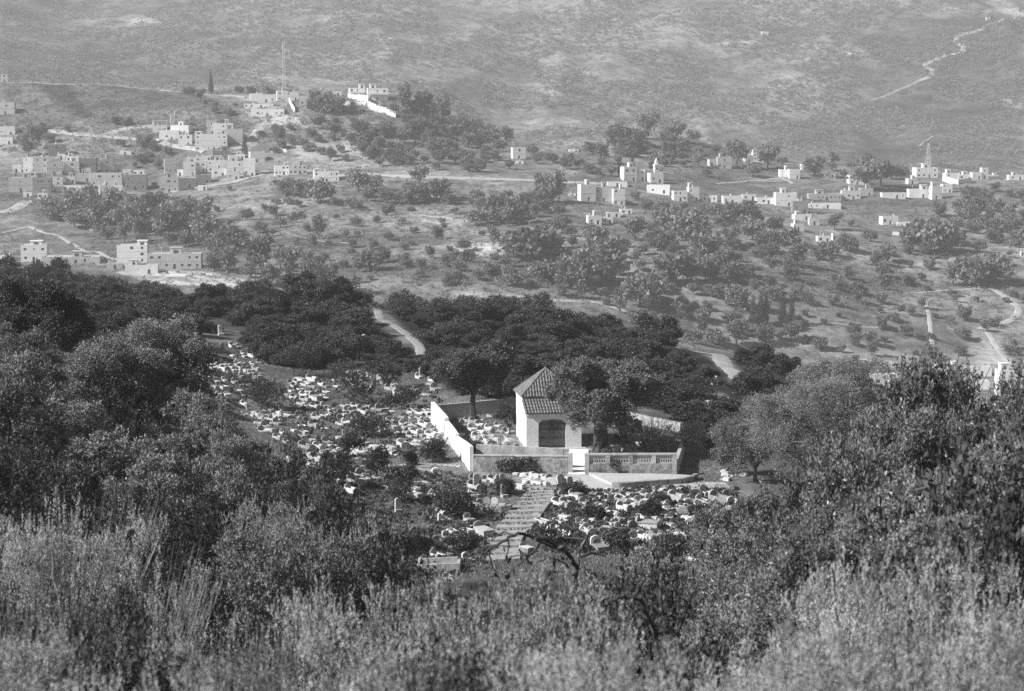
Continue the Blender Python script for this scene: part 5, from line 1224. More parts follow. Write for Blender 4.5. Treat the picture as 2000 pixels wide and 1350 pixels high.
big_tree(401, 1275, 890, 85, 48, 'leafy shrub growing under the leafless bush', z0f=.05, nt=420, lumps=7, r0=.05, ymin=130, leaf='leaf_olive', ll=.14, lw=.05, tw=.4, name='bush', cat='bush')
bare_bush(402, 975, 868, 35, 26, 'small bare sapling at the left wall of the shrine', n=14, r=.02, name='sapling')
bare_bush(403, 500, 835, 30, 40, 'thin dry twigs beside the left graves', n=16, r=.015)

# --- grass and weeds among the graves
def grass_patch(name, n, polys, hmin, hmax, m, ymin, ymax, wd=.03, leafy=False, avoid=()):
    g = np.random.default_rng(len(polys) * 7 + n); C_ = []
    for poly, frac in polys:
        xs = [p[0] for p in poly]; ys = [p[1] for p in poly]; c = 0; tries = 0
        while c < n * frac and tries < n * 6:
            tries += 1
            x, y = g.uniform(min(xs), max(xs)), g.uniform(min(ys), max(ys))
            if not inpoly_fast(x, y, poly) or any(inpoly_fast(x, y, a) for a in avoid): continue
            C_.append(tuple(at(x, y, ymin, ymax))); c += 1
    C_ = np.array(C_); n = len(C_); B = 7
    base = np.repeat(C_, B, 0) + np.concatenate([g.normal(0, .16, (n * B, 2)), np.zeros((n * B, 1))], 1)
    d = _norm(np.concatenate([g.normal(0, .42, (n * B, 2)), np.ones((n * B, 1))], 1)); L = g.uniform(hmin, hmax, (n * B, 1))
    w = _norm(np.cross(d, g.normal(size=d.shape))) * wd * (1 + 1.5 * leafy)
    tip = base + d * L
    Q = np.stack([base - np.array([0, 0, .05]), base + d * L * .5 + w, tip, base + d * L * .5 - w], 1)
    o = link(name, quads_mesh(name, Q, M[m])); tag(o, kind='stuff'); return o
def inpoly_fast(x, y, poly):
    c = False; n = len(poly); j = n - 1
    for i in range(n):
        xi, yi = poly[i]; xj, yj = poly[j]
        if (yi > y) != (yj > y) and x < (xj - xi) * (y - yi) / (yj - yi) + xi: c = not c
        j = i
    return c
CLEAR = [[(1020,950),(1095,952),(1060,1030),(1020,1095),(945,1095),(955,1040),(1000,990)], [(1105,925),(1150,925),(1220,958),(1150,960)], [(1150,928),(1360,930),(1360,945),(1200,957)], [(1030,800),(1140,800),(1140,880),(1030,880)]]
GRAVES_AREA = [(350,690),(470,660),(560,720),(760,690),(880,760),(1330,830),(1440,920),(1440,1090),(820,1140),(640,980),(480,850)]
g1 = grass_patch('grass', 16000, [(GRAVES_AREA, 1.0)], .06, .2, 'grass', 105, 300, .025, avoid=CLEAR)
g2 = grass_patch('weeds', 2600, [([(1080,950),(1440,955),(1440,1090),(1060,1080)], .45), ([(640,900),(1000,940),(950,1110),(820,1140),(640,980)], .35), ([(480,760),(860,760),(880,900),(560,900)], .2)], .12, .36, 'weeds', 105, 300, .05, True, avoid=CLEAR)

def riser_shade_weeds():  # dense dark tufts added to draw the shaded riser lines
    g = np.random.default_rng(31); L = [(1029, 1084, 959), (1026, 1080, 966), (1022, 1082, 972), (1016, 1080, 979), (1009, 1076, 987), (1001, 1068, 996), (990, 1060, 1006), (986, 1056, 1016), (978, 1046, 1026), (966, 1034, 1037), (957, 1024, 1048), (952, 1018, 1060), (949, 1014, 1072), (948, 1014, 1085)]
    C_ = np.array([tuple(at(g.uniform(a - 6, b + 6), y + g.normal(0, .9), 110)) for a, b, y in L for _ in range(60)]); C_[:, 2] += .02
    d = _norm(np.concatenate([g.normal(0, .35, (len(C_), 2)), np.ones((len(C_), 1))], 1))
    o = link('riser_shade_weeds', quads_mesh('weeds', leaves_on_twigs(g, C_, d, g.uniform(.06, .15, len(C_)), 6, .09, .05, .8, .2), M['leaf_dark'])); tag(o, 'low dark weeds added along the stone stairs to shade the risers', 'weeds', kind='stuff')
riser_shade_weeds()
# --- near slope: shrubs between the camera and the graves
NS = [shrub_parts(500 + k, 1.9, 2.9, 80, 20, .06, .024, M['leaf_near'], M['bark'], twl=(.22, .5), side=7, spread=.9) for k in range(2)]
NS += [tree_parts(510 + k, 1.9, 2.8, .05, 24, 900, .32, .055, .024, M['leaf_near'], M['bark'], .06, 11, .8, .5, sub=8, size=.33) for k in range(4)]
NR = [shrub_parts(520 + k, 1.8, 3.0, 120, 13, .07, .027, M['leaf_right'], M['bark'], twl=(.35, .75), side=6, spread=.75) for k in range(3)]
NR += [tree_parts(530 + k, 1.8, 2.9, .05, 20, 900, .35, .085, .03, M['leaf_right'], M['bark'], .06, 10, .8, .4, sub=8, size=.34) for k in range(3)]
ND = [shrub_parts(540 + k, 2.2, 2.7, 140, 10, .12, .05, M['leaf_dark'], M['bark'], twl=(.3, .7), side=6, spread=.9) for k in range(3)]
NM = [tree_parts(560 + k, 2.2, 3.2, .25, 13, 1250, .42, .135, .05, M['leaf_olive'], M['bark'], .09, 10, .8, .3, sub=8, size=.34) for k in range(3)]
NT = [tree_parts(580 + k, 2.6, 7.2, .5, 14, 3800, .42, .115, .042, M['leaf_right'], M['bark'], .13, 16, .75, .3, sub=9, size=.32) for k in range(2)]
_top = {}
def top_of(me):
    if me.name not in _top:
        a = np.empty(len(me.vertices) * 3, np.float32); me.vertices.foreach_get('co', a); _top[me.name] = float(np.percentile(a[2::3], 99.3))
    return _top[me.name]
NO = [tree_parts(585 + k, 2.6, 6.0, .2, 14, 3300, .42, .12, .045, M['leaf_olive'], M['bark'], .13, 16, .8, .25, sub=9, size=.32) for k in range(2)]
def near(kind, px, ptop, Y, w_px, lab, zone='near', hs=1.0, name='shrub', group='shrubs on the near slope'):
    """a shrub whose crown tops out at the given sight line, rooted on the ground at depth Y"""
    tx, tz = ray(px, ptop); H = tz * Y - ground(tx * Y, Y)
    if H > 4.2 and kind in 'rm': kind = 't' if kind == 'r' else 'o'
    ms = {'o': NO, 's': NS, 'r': NR, 'd': ND, 'm': NM, 't': NT}[kind]; i = rnd.randrange(len(ms)); base = {'o': 2.6, 's': 1.9, 'r': 1.8, 'd': 2.2, 'm': 2.2, 't': 2.6}[kind]; H0 = top_of(ms[i][0])
    tx, tz = ray(px, ptop); x = tx * Y; gz = ground(x, Y); H = max(.8, tz * Y - gz)
    if kind == 's': w_px *= .7; H *= rnd.uniform(.84, 1.05) if Y < 34 else 1
    s = w_px * Y / F / (2 * base); sz = H / H0
    if kind != 's': s = max(s, sz / 1.6)
    else: s = max(s, sz / 2.3)
    o = two_part(name, ms[i], (x, Y, gz), rnd.uniform(0, 6.28), (s, s, sz), ('foliage', 'stem'))
    tag(o, None, 'shrub', group); later(o, px, ptop, lab, zone); return o
for px, py, ph in [(80, 640, 'the forked pale trunk'), (250, 780, 'the leaning olive trunk'), (60, 820, 'the left slope edge'), (330, 900, 'the leafy bank below the leaning olive'), (130, 1010, 'the sprouting tall shrub at lower left'), (300, 1060, 'the dark hollow on the left'), (520, 1010, 'the pale spiky shrub left of the graves'), (640, 1040, 'the slope under the grassy bank'), (420, 1160, 'the dry stalks'), (200, 1220, 'the black hollow at bottom left'), (60, 1300, 'the bottom left corner'), (480, 1300, 'the pale bottom thicket'), (720, 1180, 'the slope below the large plot'), (900, 1130, 'the foot of the blackened branches'), (1080, 1130, 'the thorny middle'), (860, 1300, 'the dark gap at bottom centre'), (1150, 1250, 'the arched bare branch'), (1290, 1180, 'the shady hollow right of centre'), (1300, 1320, 'the bottom edge right of centre'), (1450, 1080, 'the lower right graves edge'), (1600, 1000, 'the feathery tree foot'), (1700, 900, 'the glossy right thicket'), (1900, 780, 'the upright tips at far right'), (1950, 1000, 'the dark mass at the right edge'), (1500, 1200, 'the curved twigs'), (1600, 1280, 'the tall stalks at lower right'), (1800, 1150, 'the pale tips at lower right'), (1950, 1300, 'the bottom right corner')]:
    mark(px, py, ph, 'near')
L_OL, L_SP, L_GL, L_DK = 'grey olive shrub', 'pale spiky shrub', 'glossy leaved shrub', 'dark dense shrub'
for a in [ # left slope
 ('m', 30, 640, 98, 170, L_OL), ('m', 150, 690, 106, 170, L_OL), ('d', 200, 735, 104, 150, L_DK), ('d', 330, 770, 104, 150, L_DK), ('m', 10, 720, 76, 200, L_OL), ('d', 360, 730, 125, 120, L_DK), ('m', 20, 690, 88, 200, L_OL), ('d', 130, 800, 92, 180, L_DK), ('m', 60, 770, 80, 220, L_OL), ('m', 390, 770, 100, 210, L_OL), ('m', 440, 800, 98, 150, L_OL), ('d', 330, 880, 84, 160, L_DK), ('m', 180, 840, 76, 220, L_OL), ('d', 20, 860, 66, 200, L_DK), ('m', 480, 850, 95, 160, L_OL), ('m', 300, 900, 74, 200, L_OL), ('d', 560, 890, 92, 130, L_DK), ('m', 540, 880, 100, 120, L_OL),
 ('m', 420, 900, 82, 180, L_OL), ('d', 110, 900, 62, 220, L_DK), ('d', 640, 965, 92, 110, L_DK), ('m', 590, 945, 88, 140, L_OL), ('s', 520, 985, 66, 260, L_SP), ('s', 640, 1000, 62, 200, L_SP), ('d', 700, 1020, 86, 130, L_DK), ('d', 400, 970, 68, 200, L_DK), ('d', 250, 960, 60, 200, L_DK),
 ('s', 120, 965, 44, 230, L_SP), ('s', 60, 1010, 42, 200, L_SP), ('s', 220, 1010, 46, 220, L_SP), ('d', 320, 1080, 48, 180, L_DK), ('m', 480, 1050, 56, 240, L_OL), ('m', 620, 1060, 58, 240, L_OL), ('d', 730, 1070, 62, 200, L_DK), ('m', 570, 1090, 50, 230, L_OL), ('s', 20, 1120, 34, 260, L_SP), ('s', 170, 1130, 36, 280, L_SP), ('d', 200, 1160, 40, 160, L_DK), ('s', 340, 1110, 40, 230, L_SP),
 ('s', 60, 1210, 26, 320, L_SP), ('s', 330, 1200, 29, 330, L_SP), ('s', 560, 1170, 30, 360, L_SP), ('s', 460, 1190, 32, 300, L_SP), ('s', 680, 1150, 34, 320, L_SP), ('d', 200, 1220, 27, 240, L_DK), ('s', 0, 1290, 21, 420, L_SP), ('s', 240, 1290, 21, 420, L_SP), ('s', 480, 1270, 22, 420, L_SP),
 # centre
 ('m', 790, 1140, 72, 150, L_OL), ('m', 750, 1140, 60, 200, L_OL), ('d', 850, 1155, 66, 130, L_DK), ('s', 720, 1190, 27, 380, L_SP), ('s', 880, 1168, 30, 360, L_SP), ('s', 1020, 1135, 30, 300, L_SP), ('s', 1100, 1140, 30, 320, L_SP), ('s', 820, 1240, 22, 420, L_SP), ('s', 1010, 1200, 22, 460, L_SP), ('s', 1180, 1210, 24, 400, L_SP), ('d', 900, 1270, 20, 260, L_DK), ('s', 700, 1300, 18, 440, L_SP), ('s', 1080, 1270, 18, 480, L_SP), ('s', 1260, 1270, 20, 420, L_SP), ('d', 860, 1330, 17, 300, L_DK), ('s', 960, 1165, 27, 320, L_SP),
 ('m', 1230, 1080, 62, 240, L_OL), ('d', 1290, 1110, 52, 200, L_DK), ('m', 1170, 1095, 66, 180, L_OL), ('d', 1060, 1120, 44, 200, L_DK), ('m', 1330, 1085, 68, 200, L_OL), ('d', 1240, 1160, 36, 220, L_DK),
 # right
 ('m', 1400, 1060, 66, 240, L_OL), ('m', 1460, 990, 72, 210, L_OL), ('r', 1500, 1050, 58, 300, L_GL), ('m', 1430, 1110, 52, 280, L_OL), ('m', 1560, 960, 70, 260, L_OL), ('r', 1660, 900, 58, 330, L_GL), ('r', 1560, 1080, 46, 320, L_GL), ('r', 1760, 960, 46, 360, L_GL), ('r', 1640, 1020, 44, 330, L_GL), ('m', 1380, 1160, 42, 320, L_OL), ('m', 1500, 1150, 40, 320, L_OL),
 ('t', 1775, 738, 62, 300, L_GL), ('t', 1905, 722, 58, 300, L_GL), ('t', 2010, 745, 50, 330, L_GL), ('t', 1690, 815, 52, 280, L_GL), ('r', 1850, 880, 44, 380, L_GL), ('d', 1960, 880, 42, 300, L_DK), ('d', 1900, 930, 40, 300, L_DK), ('r', 1690, 1050, 38, 340, L_GL), ('d', 1960, 1010, 34, 340, L_DK), ('r', 1800, 1000, 38, 300, L_GL),
 ('s', 1640, 1080, 32, 260, L_SP), ('s', 1700, 1060, 30, 280, L_SP), ('s', 1840, 1055, 28, 330, L_SP), ('s', 1960, 1090, 26, 340, L_SP), ('s', 1560, 1180, 25, 360, L_SP), ('s', 1740, 1150, 24, 380, L_SP), ('s', 1900, 1150, 22, 400, L_SP), ('s', 1420, 1230, 22, 380, L_SP), ('s', 1640, 1250, 19, 440, L_SP), ('s', 1840, 1230, 19, 440, L_SP), ('s', 1990, 1220, 19, 380, L_SP), ('s', 1440, 1300, 17, 460, L_SP), ('s', 1720, 1310, 16.5, 460, L_SP), ('s', 1930, 1300, 16.5, 460, L_SP), ('s', 1560, 1320, 16.5, 420, L_SP), ('s', 1180, 1320, 17, 460, L_SP), ('s', 360, 1320, 17.5, 460, L_SP), ('s', 600, 1310, 17.5, 440, L_SP), ('s', 120, 1330, 17.5, 460, L_SP), ('s', 820, 1330, 17, 460, L_SP),
 ('t', 2190, 770, 54, 320, L_GL), ('m', 2120, 880, 92, 220, L_OL), ('m', 2260, 860, 110, 240, L_OL), ('m', 2000, 890, 120, 220, L_OL), ('d', 2150, 960, 44, 300, L_DK), ('s', 2150, 1190, 24, 380, L_SP), ('m', -150, 760, 84, 240, L_OL), ('m', -140, 900, 64, 260, L_OL), ('s', -160, 1140, 30, 360, L_SP), ('m', 1860, 870, 125, 200, L_OL)]:
    near(*a)

# under-storey litter and low plants that fill the near slope between the shrubs
def understorey():
    g = np.random.default_rng(77); n = 26000
    Y = np.exp(g.uniform(math.log(14), math.log(112), n)); tx = g.uniform(-.30, .30, n)
    Zg = np.array([ground(a * b, b) for a, b in zip(tx, Y)])
    px = 1000 + tx * F * CP
    keep = (Y < 96) | (np.abs(px - 1050) > 420)
    c = np.stack([tx * Y, Y, Zg], 1)[keep]; d = _norm(np.concatenate([g.normal(0, .5, (len(c), 2)), np.ones((len(c), 1))], 1))
    Q = leaves_on_twigs(g, c, d, g.uniform(.3, 1.0, len(c)), 9, .13, .05, .8, .2)
    o = link('undergrowth', quads_mesh('undergrowth', Q, M['leaf_dark'])); tag(o, kind='stuff')
understorey()

# black burnt branches of a dead tree in front of the stair foot, and other near details
def dead_tree(name, lab, paths, m='tomb_dark', Y=46):
    o = empty(name, (0, 0, 0)); tag(o, lab, 'dead tree' if name == 'dead_tree' else 'branch'); mb = MB()
    for pts, r0, r1, dy in paths:
        P = []
        for i, (x, y) in enumerate(pts):
            tx, tz = ray(x, y); yy = Y + dy * i / max(1, len(pts)-1); P.append(Vector((tx*yy, yy, tz*yy)))
        # smooth
        S = [P[0]]
        for k in range(len(P)-1):
            a, b, c, d = P[max(k-1, 0)], P[k], P[k+1], P[min(k+2, len(P)-1)]
            for i in range(1, 5):
                t = i/4; S.append(.5*((2*b)+(c-a)*t+(2*a-5*b+4*c-d)*t*t+(3*b-a-3*c+d)*t**3) + Vector((rnd.gauss(0, .012), rnd.gauss(0, .012), rnd.gauss(0, .012))))
        n = len(S); s = Y / F
        mb.tube(S, [(r0 + (r1-r0)*k/(n-1)) * s for k in range(n)], 6)
    mb.build('branches', M[m], o); return o
dead_tree('dead_tree', 'dead tree with blackened crooked branches before the stair foot', [
 ([(1130, 1590), (1128, 1450), (1130, 1330), (1128, 1240), (1126, 1130), (1132, 1085), (1150, 1040)], 7, 3, 1), ([(1128, 1110), (1110, 1085), (1085, 1062), (1062, 1052), (1045, 1052)], 5, 3.2, -1.5),
 ([(1100, 1075), (1050, 1055), (1020, 1042), (1000, 1047), (975, 1062), (950, 1078), (938, 1090)], 4.6, 1.6, -1), ([(1000, 1047), (985, 1040), (960, 1052)], 3, 1, .5), ([(955, 1075), (960, 1100), (975, 1130)], 2, .8, .4), ([(993, 1050), (993, 1075), (990, 1090)], 1.8, .8, .3),
 ([(1058, 1055), (1035, 1085), (1010, 1105), (985, 1128)], 3.2, 1, .8), ([(1035, 1085), (1005, 1085), (985, 1095)], 1.8, .7, .3), ([(1132, 1090), (1160, 1080), (1185, 1088)], 3, 1, 1), ([(1126, 1130), (1100, 1100), (1075, 1090), (1050, 1098)], 3, 1, -.5), ([(1145, 1050), (1152, 1075), (1156, 1082)], 2, 1, .3), ([(1150, 1040), (1140, 1052), (1100, 1050)], 2.6, 1.2, .5), ([(1062, 1052), (1050, 1042), (1035, 1045)], 2.4, 1, .2), ([(975, 1062), (945, 1070), (920, 1092), (905, 1120)], 2.2, .8, .4), ([(1128, 1180), (1150, 1150), (1190, 1140)], 2.5, .8, .6)])
dead_tree('bare_branch', 'dark arched bare branch low on the right of centre', [([(1185, 1182), (1200, 1170), (1225, 1164), (1245, 1170), (1256, 1182), (1275, 1230), (1290, 1300), (1298, 1450), (1300, 1640)], 4.5, 3.5, .6)], Y=33)
dead_tree('bare_branch', 'pale bare stem curving up in the lower left shrub', [([(122, 1480), (121, 1320), (118, 1190), (114, 1160), (106, 1120), (100, 1060), (96, 1020)], 3.2, 1.2, .3)], m='bark_pale', Y=36)
dead_tree('bare_branch', 'thin pale twig lying across the right thicket', [([(1742, 1400), (1750, 1150), (1768, 968), (1785, 958), (1800, 953), (1815, 951)], 1.8, 1, .4)], m='bark_pale', Y=40)
def stalks(px, py, h_px, w_px, Y, n, lab, seed):
    g = np.random.default_rng(seed); tx, tz = ray(px, py); p = Vector((tx*Y, Y, ground(tx*Y, Y))); H = tz * Y - p.z + h_px * Y / F; mb = MB(); W = w_px * Y / F / 2
    for k in range(n):
        x = g.uniform(-W, W); y = g.uniform(-W, W); b = Vector((x*.6, y, 0)); t = Vector((x + .35*H*g.uniform(.2, .5), y, H * g.uniform(.75, 1.03))); m_ = b.lerp(t, .55) + Vector((-.05*H, 0, .02*H))
        mb.tube([b, m_, t], [.011, .008, .003], 3, cap=False)
        for q in range(2): s = m_.lerp(t, g.uniform(.2, .8)); mb.tube([s, s + Vector((g.normal(0, .12), g.normal(0, .1), .22))], [.005, .002], 3, cap=False)
    o = empty('dry_stalks', p); tag(o, lab, 'dry stalks'); mb.build('stalk', M['bark_pale'], o)['kind'] = 'stuff'
stalks(335, 1160, 90, 110, 37, 60, 'thin leaning dry stalks in the hollow at lower left', 5)
stalks(215, 1040, 70, 130, 47, 50, 'fine dry stalks standing behind the lower left shrub', 6)
stalks(1960, 1130, 30, 60, 30, 20, 'few dry stalks near the right edge', 8)
# pale blossom at the stair foot
def blossom():
    p = at(1075, 1062, 100); g = np.random.default_rng(3); q = g.normal(0, 1, (90, 3)) * np.array([.55, .4, .22]) + np.array([0, 0, .75])
    Q = leaves_on_twigs(g, q, _norm(g.normal(size=q.shape)), np.full(90, .12), 5, .13, .11, 1.2, .1)
    o = empty('blossom_bush', p); tag(o, 'pale blossoming bush at the stair foot behind the blackened branches', 'bush'); link('flowers', quads_mesh('flowers', Q, M['house_white']), o)['kind'] = 'stuff'
    mb = MB(); [mb.tube([(0, 0, -.1), tuple(q[k] * np.array([.5, .5, .6])), tuple(q[k])], [.02, .012, .005], 3, cap=False) for k in range(24)]; mb.build('stem', M['bark'], o)
blossom()

# --- far slope: scattered trees, each its own object
FT = [tree_parts(600 + k, 2.5, 4.4, .5, 4, 330, .9, .6, .40, M['leaf_far'], M['bark'], .16, 9, .95, .1, one_mesh=True, inner=.3) for k in range(6)]
FP = [tree_parts(620 + k, 1.9, 5.6, .8, 4, 300, .9, .6, .36, M['leaf_far'], M['bark'], .16, 8, .9, .3, one_mesh=True, inner=.3) for k in range(2)]
def cyp(seed):
    g = np.random.default_rng(seed); bl = [(0, 0, 1 + .62 * k, .72 * (1 - (k / 12.5)) + .1, 1.2) for k in range(11)]
    p, u = crown_points(g, bl, 420, inner=.2); d = _norm(u * .5 + np.array([0, 0, 1.0])); L = g.uniform(.4, .9, len(p))
    return quads_mesh('cypress', leaves_on_twigs(g, p, d, L, 4, .4, .2, .5, .4), M['leaf_wood'], MB().tube([(0, 0, -.3), (0, 0, 1.5), (0, 0, 6)], [.16, .13, .03], 5), M['bark'])
CYP = cyp(640)
for x0, x1, y0, y1, lab in HOUSES:
    short = lab
    mark((x0 + x1) / 2, (y0 + y1) / 2, 'the ' + lab, 'far')
for px, py, ph in [(560, 130, 'the radio mast'), (1813, 290, 'the lattice pylon'), (870, 347, 'the left part of the straight road'), (1030, 352, 'the right part of the straight road'), (855, 418, 'the pale fallow strip'), (860, 492, 'the bright bare field'), (960, 580, 'the pale field edge above the wood'), (1100, 470, 'the earth bank line'), (940, 300, 'the wooded hill flank'), (800, 230, 'the wooded hill crest'), (760, 290, 'the gullied hill face'), (620, 300, 'the hill shoulder'), (1280, 260, 'the round hillock top'), (1200, 300, 'the hillock flank'), (1820, 490, 'the great slope tree'), (1720, 640, 'the lone palm like tree'), (1535, 640, 'the pair of cypresses'), (1960, 600, 'the curved track'), (1815, 630, 'the straight field track'), (1700, 560, 'the big open slope'), (1300, 500, 'the bushy mid slope'), (1200, 560, 'the dense lower slope'), (1400, 600, 'the terraced lower slope'), (1080, 560, 'the feathery grove'), (560, 500, 'the orchard slope'), (450, 450, 'the stony pasture'), (330, 440, 'the valley wood'), (180, 410, 'the valley wood edge'), (110, 410, 'the pale bank at the left'), (240, 480, 'the track above the ridge'), (420, 520, 'the gully behind the ridge'), (150, 200, 'the dark scarp'), (300, 190, 'the bowl under the skyline path'), (1920, 420, 'the right edge thicket'), (60, 300, 'the left edge grove'), (700, 550, 'the lower orchard'), (960, 440, 'the grove under the road'), (760, 410, 'the thicket below the road'), (1650, 660, 'the valley terrace'), (1900, 690, 'the pale valley ground')]:
    mark(px, py, ph, 'far')
HB = [(h[0] - 3, h[1] + 3, h[2] - 3 + 6, h[3] - 2) for h in HOUSES]     # x0, x1, base, top
def clear_of_houses(px, py, w, h):
    for x0, x1, yb, yt in HB:
        if x0 - w * .3 < px < x1 + w * .3 and yt < py and yb > py - h and py < yb + h * .95 and py > yt: return False
    return True
NM_FAR = ['bushy tree', 'rounded tree', 'spreading tree', 'small bushy tree', 'dense tree', 'loose crowned tree']
cnt = {}
def far_tree(px, py, w, name, group, tall=False, force=False, cyp_=False, ymin=560):
    h = w * (1.4 if tall else .85)
    if not force and not clear_of_houses(px, py, w, h): return
    i = rnd.randrange(2 if tall else 6); me = CYP if cyp_ else (FP[i] if tall else FT[i])
    lab = 'tall tree' if tall else NM_FAR[i]
    if cyp_: lab = 'slim cypress'
    if cyp_ : plant(me, px, py, w * .36, name, lab, 'tree', group, 'far', ymin, 1420, .8, (.9, 1.2)); return
    plant(me, px, py, w, name, lab, 'tree', group, 'far', ymin, 1420, 1.9 if tall else 2.5, (.8, 1.15))
for px, py, w in [(722,530,48),(1040,510,100),(1175,560,92),(1090,520,60),(1820,498,80),(1780,490,50),(1855,480,50),(1900,560,66),(1945,555,56),(1735,512,36),(625,398,58),(560,385,46),(590,385,40),(700,375,44),(730,375,40),(820,362,38),(815,398,52),(860,392,46),(1075,395,60),(1265,255,42),(1320,275,46),(1355,270,26),(1205,290,44),(1225,300,40),(1310,305,28),(1440,325,50),(1500,330,46),(1590,345,40),(1690,372,60),(1720,365,50),(632,222,44),(610,215,28),(1760,350,30),(800,215,30),(850,218,26),(1380,520,70),(1320,560,70),(1250,600,80),(1120,560,70),(1060,548,56),(1500,490,48),(1470,470,52),(1540,480,40),(1440,440,60),(1400,430,50),(1340,470,60),(1300,455,60),(1240,470,50),(970,430,56),(1010,440,50),(930,440,40),(480,430,26),(500,520,60),(560,540,60),(610,555,56),(680,575,50),(450,490,60),(400,480,60),(330,470,70),(260,450,70),(200,440,66),(150,430,70),(100,425,50),(360,440,60),(300,420,60),(880,558,26),(1000,560,40),(1620,500,40),(1650,490,36),(1160,480,50)]:
    far_tree(px, py, w, 'slope_tree', 'larger trees on the far slope', force=True)
for px, py, w in [(1528,640,34),(1546,640,30),(1470,638,30),(1485,640,34),(1495,636,30),(1540,648,20),(1432,545,24),(1420,540,22),(478,302,24),(412,166,22),(1298,318,20),(1235,350,24),(1210,345,20),(610,210,18),(1015,540,0)]:
    if w: far_tree(px, py, w, 'cypress', 'slim cypresses', cyp_=True, force=True)
for px, py, w in [(1722,645,24),(840,505,18)]:
    far_tree(px, py, w, 'slope_tree', 'larger trees on the far slope', tall=True, force=True)
ROADS_AV = [[(640,334),(1130,346),(1180,365),(1120,362),(640,350)]]
for poly, sp, w0, w1, name, group, tall in [
 ([(60,395),(340,395),(400,440),(430,480),(640,540),(690,575),(560,575),(430,545),(350,500),(240,485),(130,450),(70,430)], 32, 26, 46, 'valley_tree', 'trees of the valley wood', False),
 ([(360,405),(700,390),(1000,410),(1060,500),(1040,570),(700,565),(450,470)], 42, 14, 34, 'orchard_tree', 'scattered orchard trees', False),
 ([(690,262),(765,232),(800,212),(860,218),(930,245),(1015,288),(1130,335),(920,338),(700,330),(680,290)], 25, 22, 36, 'hill_tree', 'trees of the wooded hill', False),
 ([(500,262),(640,236),(700,245),(690,300),(700,328),(520,300)], 30, 16, 30, 'hill_tree', 'trees of the wooded hill', False),
 ([(1000,290),(1150,300),(1250,265),(1360,280),(1420,310),(1400,350),(1150,345),(1130,335)], 30, 18, 38, 'hill_tree', 'trees of the wooded hill', False),
 ([(690,378),(1120,388),(1140,405),(1200,430),(1090,440),(960,440),(860,412),(760,405),(700,395)], 34, 22, 36, 'grove_tree', 'trees of the groves below the road', False),
 ([(1090,420),(1300,400),(1560,420),(1570,540),(1600,620),(1540,680),(1420,690),(1280,660),(1100,590),(1060,540)], 35, 18, 42, 'slope_bush', 'bushes and trees of the middle slope', False),
 ([(1580,430),(1860,420),(2010,440),(2010,720),(1700,720),(1560,690),(1600,600)], 46, 14, 36, 'orchard_tree', 'scattered orchard trees', False),
 ([(1850,360),(2010,350),(2010,500),(1900,470),(1850,420)], 28, 24, 40, 'slope_bush', 'bushes and trees of the middle slope', False),
 ([(1380,300),(1860,330),(1860,370),(1560,350),(1400,345)], 34, 18, 32, 'village_tree', 'trees between the ridge houses', False),
 ([(1120,400),(1280,370),(1560,410),(1300,420)], 32, 18, 34, 'village_tree', 'trees between the ridge houses', False),
 ([(20,270),(110,265),(140,300),(60,310)], 24, 22, 40, 'village_tree', 'trees around the left village', False),
 ([(220,285),(330,285),(340,320),(240,325)], 24, 20, 36, 'village_tree', 'trees around the left village', False),
 ([(60,250),(500,225),(500,260),(120,270)], 44, 10, 22, 'village_tree', 'trees around the left village', False),
 ([(350,180),(480,200),(500,235),(420,230)], 26, 12, 24, 'village_tree', 'trees around the left village', False),
 ([(380,165),(560,170),(640,185),(560,185),(420,178)], 22, 12, 20, 'village_tree', 'trees around the left village', False),
 ([(60,300),(560,300),(560,370),(60,390)], 40, 12, 24, 'village_tree', 'trees around the left village', False)]:
    for px, py in scatter(poly, sp, .48, ROADS_AV):
        if rnd.random() < .12: continue
        w = (w0 + (w1 - w0) * rnd.random() ** 1.6) * .92
        far_tree(px, py, w, name, group, rnd.random() < .12)
for zf, lst in ((ident, [(790,215,30),(830,222,30),(865,230,28),(905,245,30),(935,260,28),(965,272,28),(990,285,26),(770,226,18),(690,222,16),(660,226,26)]),):
    for px, py, w in lst: far_tree(px, py, w, 'hill_tree', 'trees of the wooded hill', True, True, ymin=1000)

def scrub():
    """low scrub and tussocks over the far slope and the foot of the mountain, past counting"""
    g = np.random.default_rng(9); n = 19000; C_, S = [], []
    while len(C_) < n:
        x = g.uniform(0, 2000); y = g.uniform(-5, 720) if g.random() < .5 else g.uniform(-5, 300)
        far_ = y < 330
        p = at(x, y, 560, 2860)
        if p.y < 560 or p.y > 2850: continue
        if vnoise(np.array([p.x / 60]), np.array([p.y / 60]))[0] < .38: continue
        C_.append(tuple(p)); S.append(g.uniform(.5, 1.5) * (1 if p.y < 1450 else 2.0))
    C_ = np.array(C_); S = np.array(S); K = 9
    parts = []
    for sel, ll in ((C_[:, 1] < 1450, .7), (C_[:, 1] >= 1450, 1.7)):
        c = np.repeat(C_[sel], K, 0); s = np.repeat(S[sel], K); u = _norm(g.normal(size=c.shape)); u[:, 2] = np.abs(u[:, 2])
        c = c + u * s[:, None] * np.array([.9, .9, .6]); d = _norm(u + g.normal(0, .4, u.shape))
        parts.append(leaves_on_twigs(g, c, d, s * .5, 2, ll, ll * .65, .9, .1))
    o = link('scrub', quads_mesh('scrub', np.concatenate(parts), M['leaf_far'])); tag(o, kind='stuff')
scrub()
for h in HOUSES: pass
settle_labels()
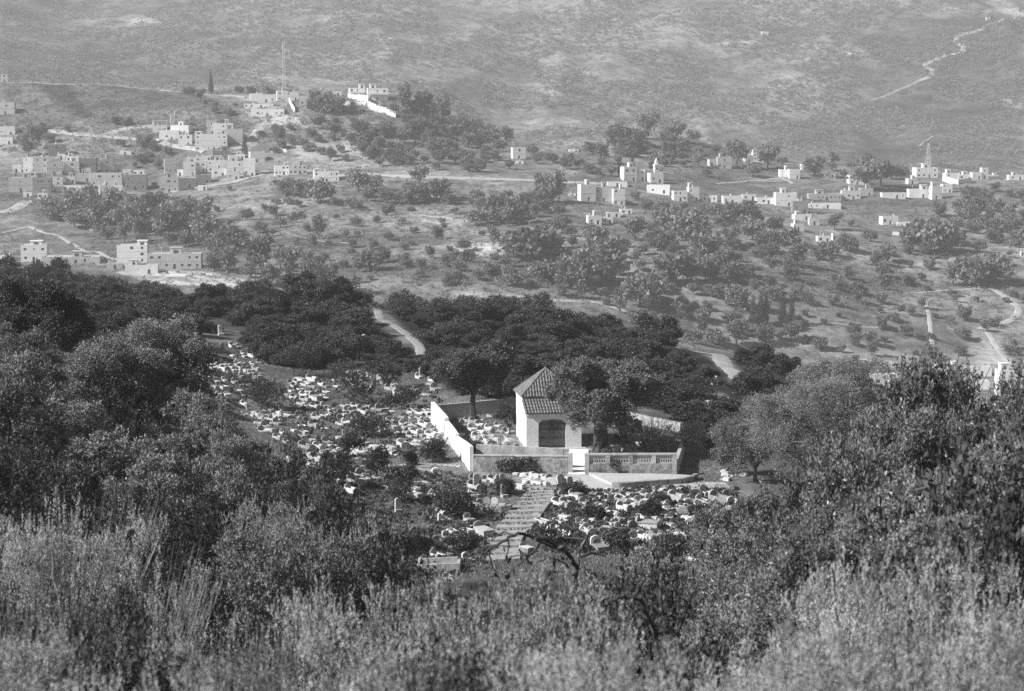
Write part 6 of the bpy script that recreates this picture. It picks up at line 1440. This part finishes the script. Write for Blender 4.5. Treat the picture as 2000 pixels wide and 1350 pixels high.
# ================================================================== light, air, camera
SUN_DIR = Vector((-.93, -.35, .0)).normalized()
EL = R(36)
to_sun = Vector((SUN_DIR.x * math.cos(EL), SUN_DIR.y * math.cos(EL), math.sin(EL)))
sd = bpy.data.lights.new('sun', 'SUN'); sd.energy = 5.0; sd.angle = R(.5)
so = bpy.data.objects.new('sun', sd); COL.objects.link(so); so.location = (-60, 0, 120)
so.rotation_euler = to_sun.to_track_quat('Z', 'Y').to_euler()
w = bpy.data.worlds.new('World'); scene.world = w; w.use_nodes = True; nt = w.node_tree
bg = nt.nodes['Background']; bg.inputs['Strength'].default_value = .06
sk = nt.nodes.new('ShaderNodeTexSky'); sk.sky_type = 'NISHITA'; sk.sun_disc = False; sk.sun_elevation = EL
sk.sun_rotation = math.atan2(to_sun.x, to_sun.y)
bw = nt.nodes.new('ShaderNodeRGBToBW')
nt.links.new(sk.outputs[0], bw.inputs[0]); nt.links.new(bw.outputs[0], bg.inputs['Color'])

hz = MB().box(-1400, 1400, -60, 3000, float(GZ.min()) - 1, float(GZ.max()) + 8)
hm = bpy.data.materials.new('haze'); hm.use_nodes = True; hm.node_tree.nodes.clear()
ho = hm.node_tree.nodes.new('ShaderNodeOutputMaterial'); hp = hm.node_tree.nodes.new('ShaderNodeVolumePrincipled')
hp.inputs['Color'].default_value = (.85, .85, .85, 1); hp.inputs['Density'].default_value = .00022; hp.inputs['Anisotropy'].default_value = 0.0
hm.node_tree.links.new(hp.outputs[0], ho.inputs['Volume'])
tag(hz.build('haze', hm), kind='stuff')

cd = bpy.data.cameras.new('camera'); cam = bpy.data.objects.new('camera', cd); COL.objects.link(cam)
cd.sensor_width = 36; cd.lens = 72; cd.clip_start = .5; cd.clip_end = 6000
cam.rotation_euler = (math.pi / 2 - PITCH, 0, 0)
cd.dof.use_dof = True; cd.dof.focus_distance = 165; cd.dof.aperture_fstop = 1.9
scene.camera = cam
scene.view_settings.view_transform = 'Standard'; scene.view_settings.look = 'None'; scene.view_settings.gamma = 1
scene.view_settings.exposure = .5
scene.cycles.use_denoising = False
scene.cycles.max_bounces = 6; scene.cycles.diffuse_bounces = 3; scene.cycles.transmission_bounces = 3; scene.cycles.volume_bounces = 0
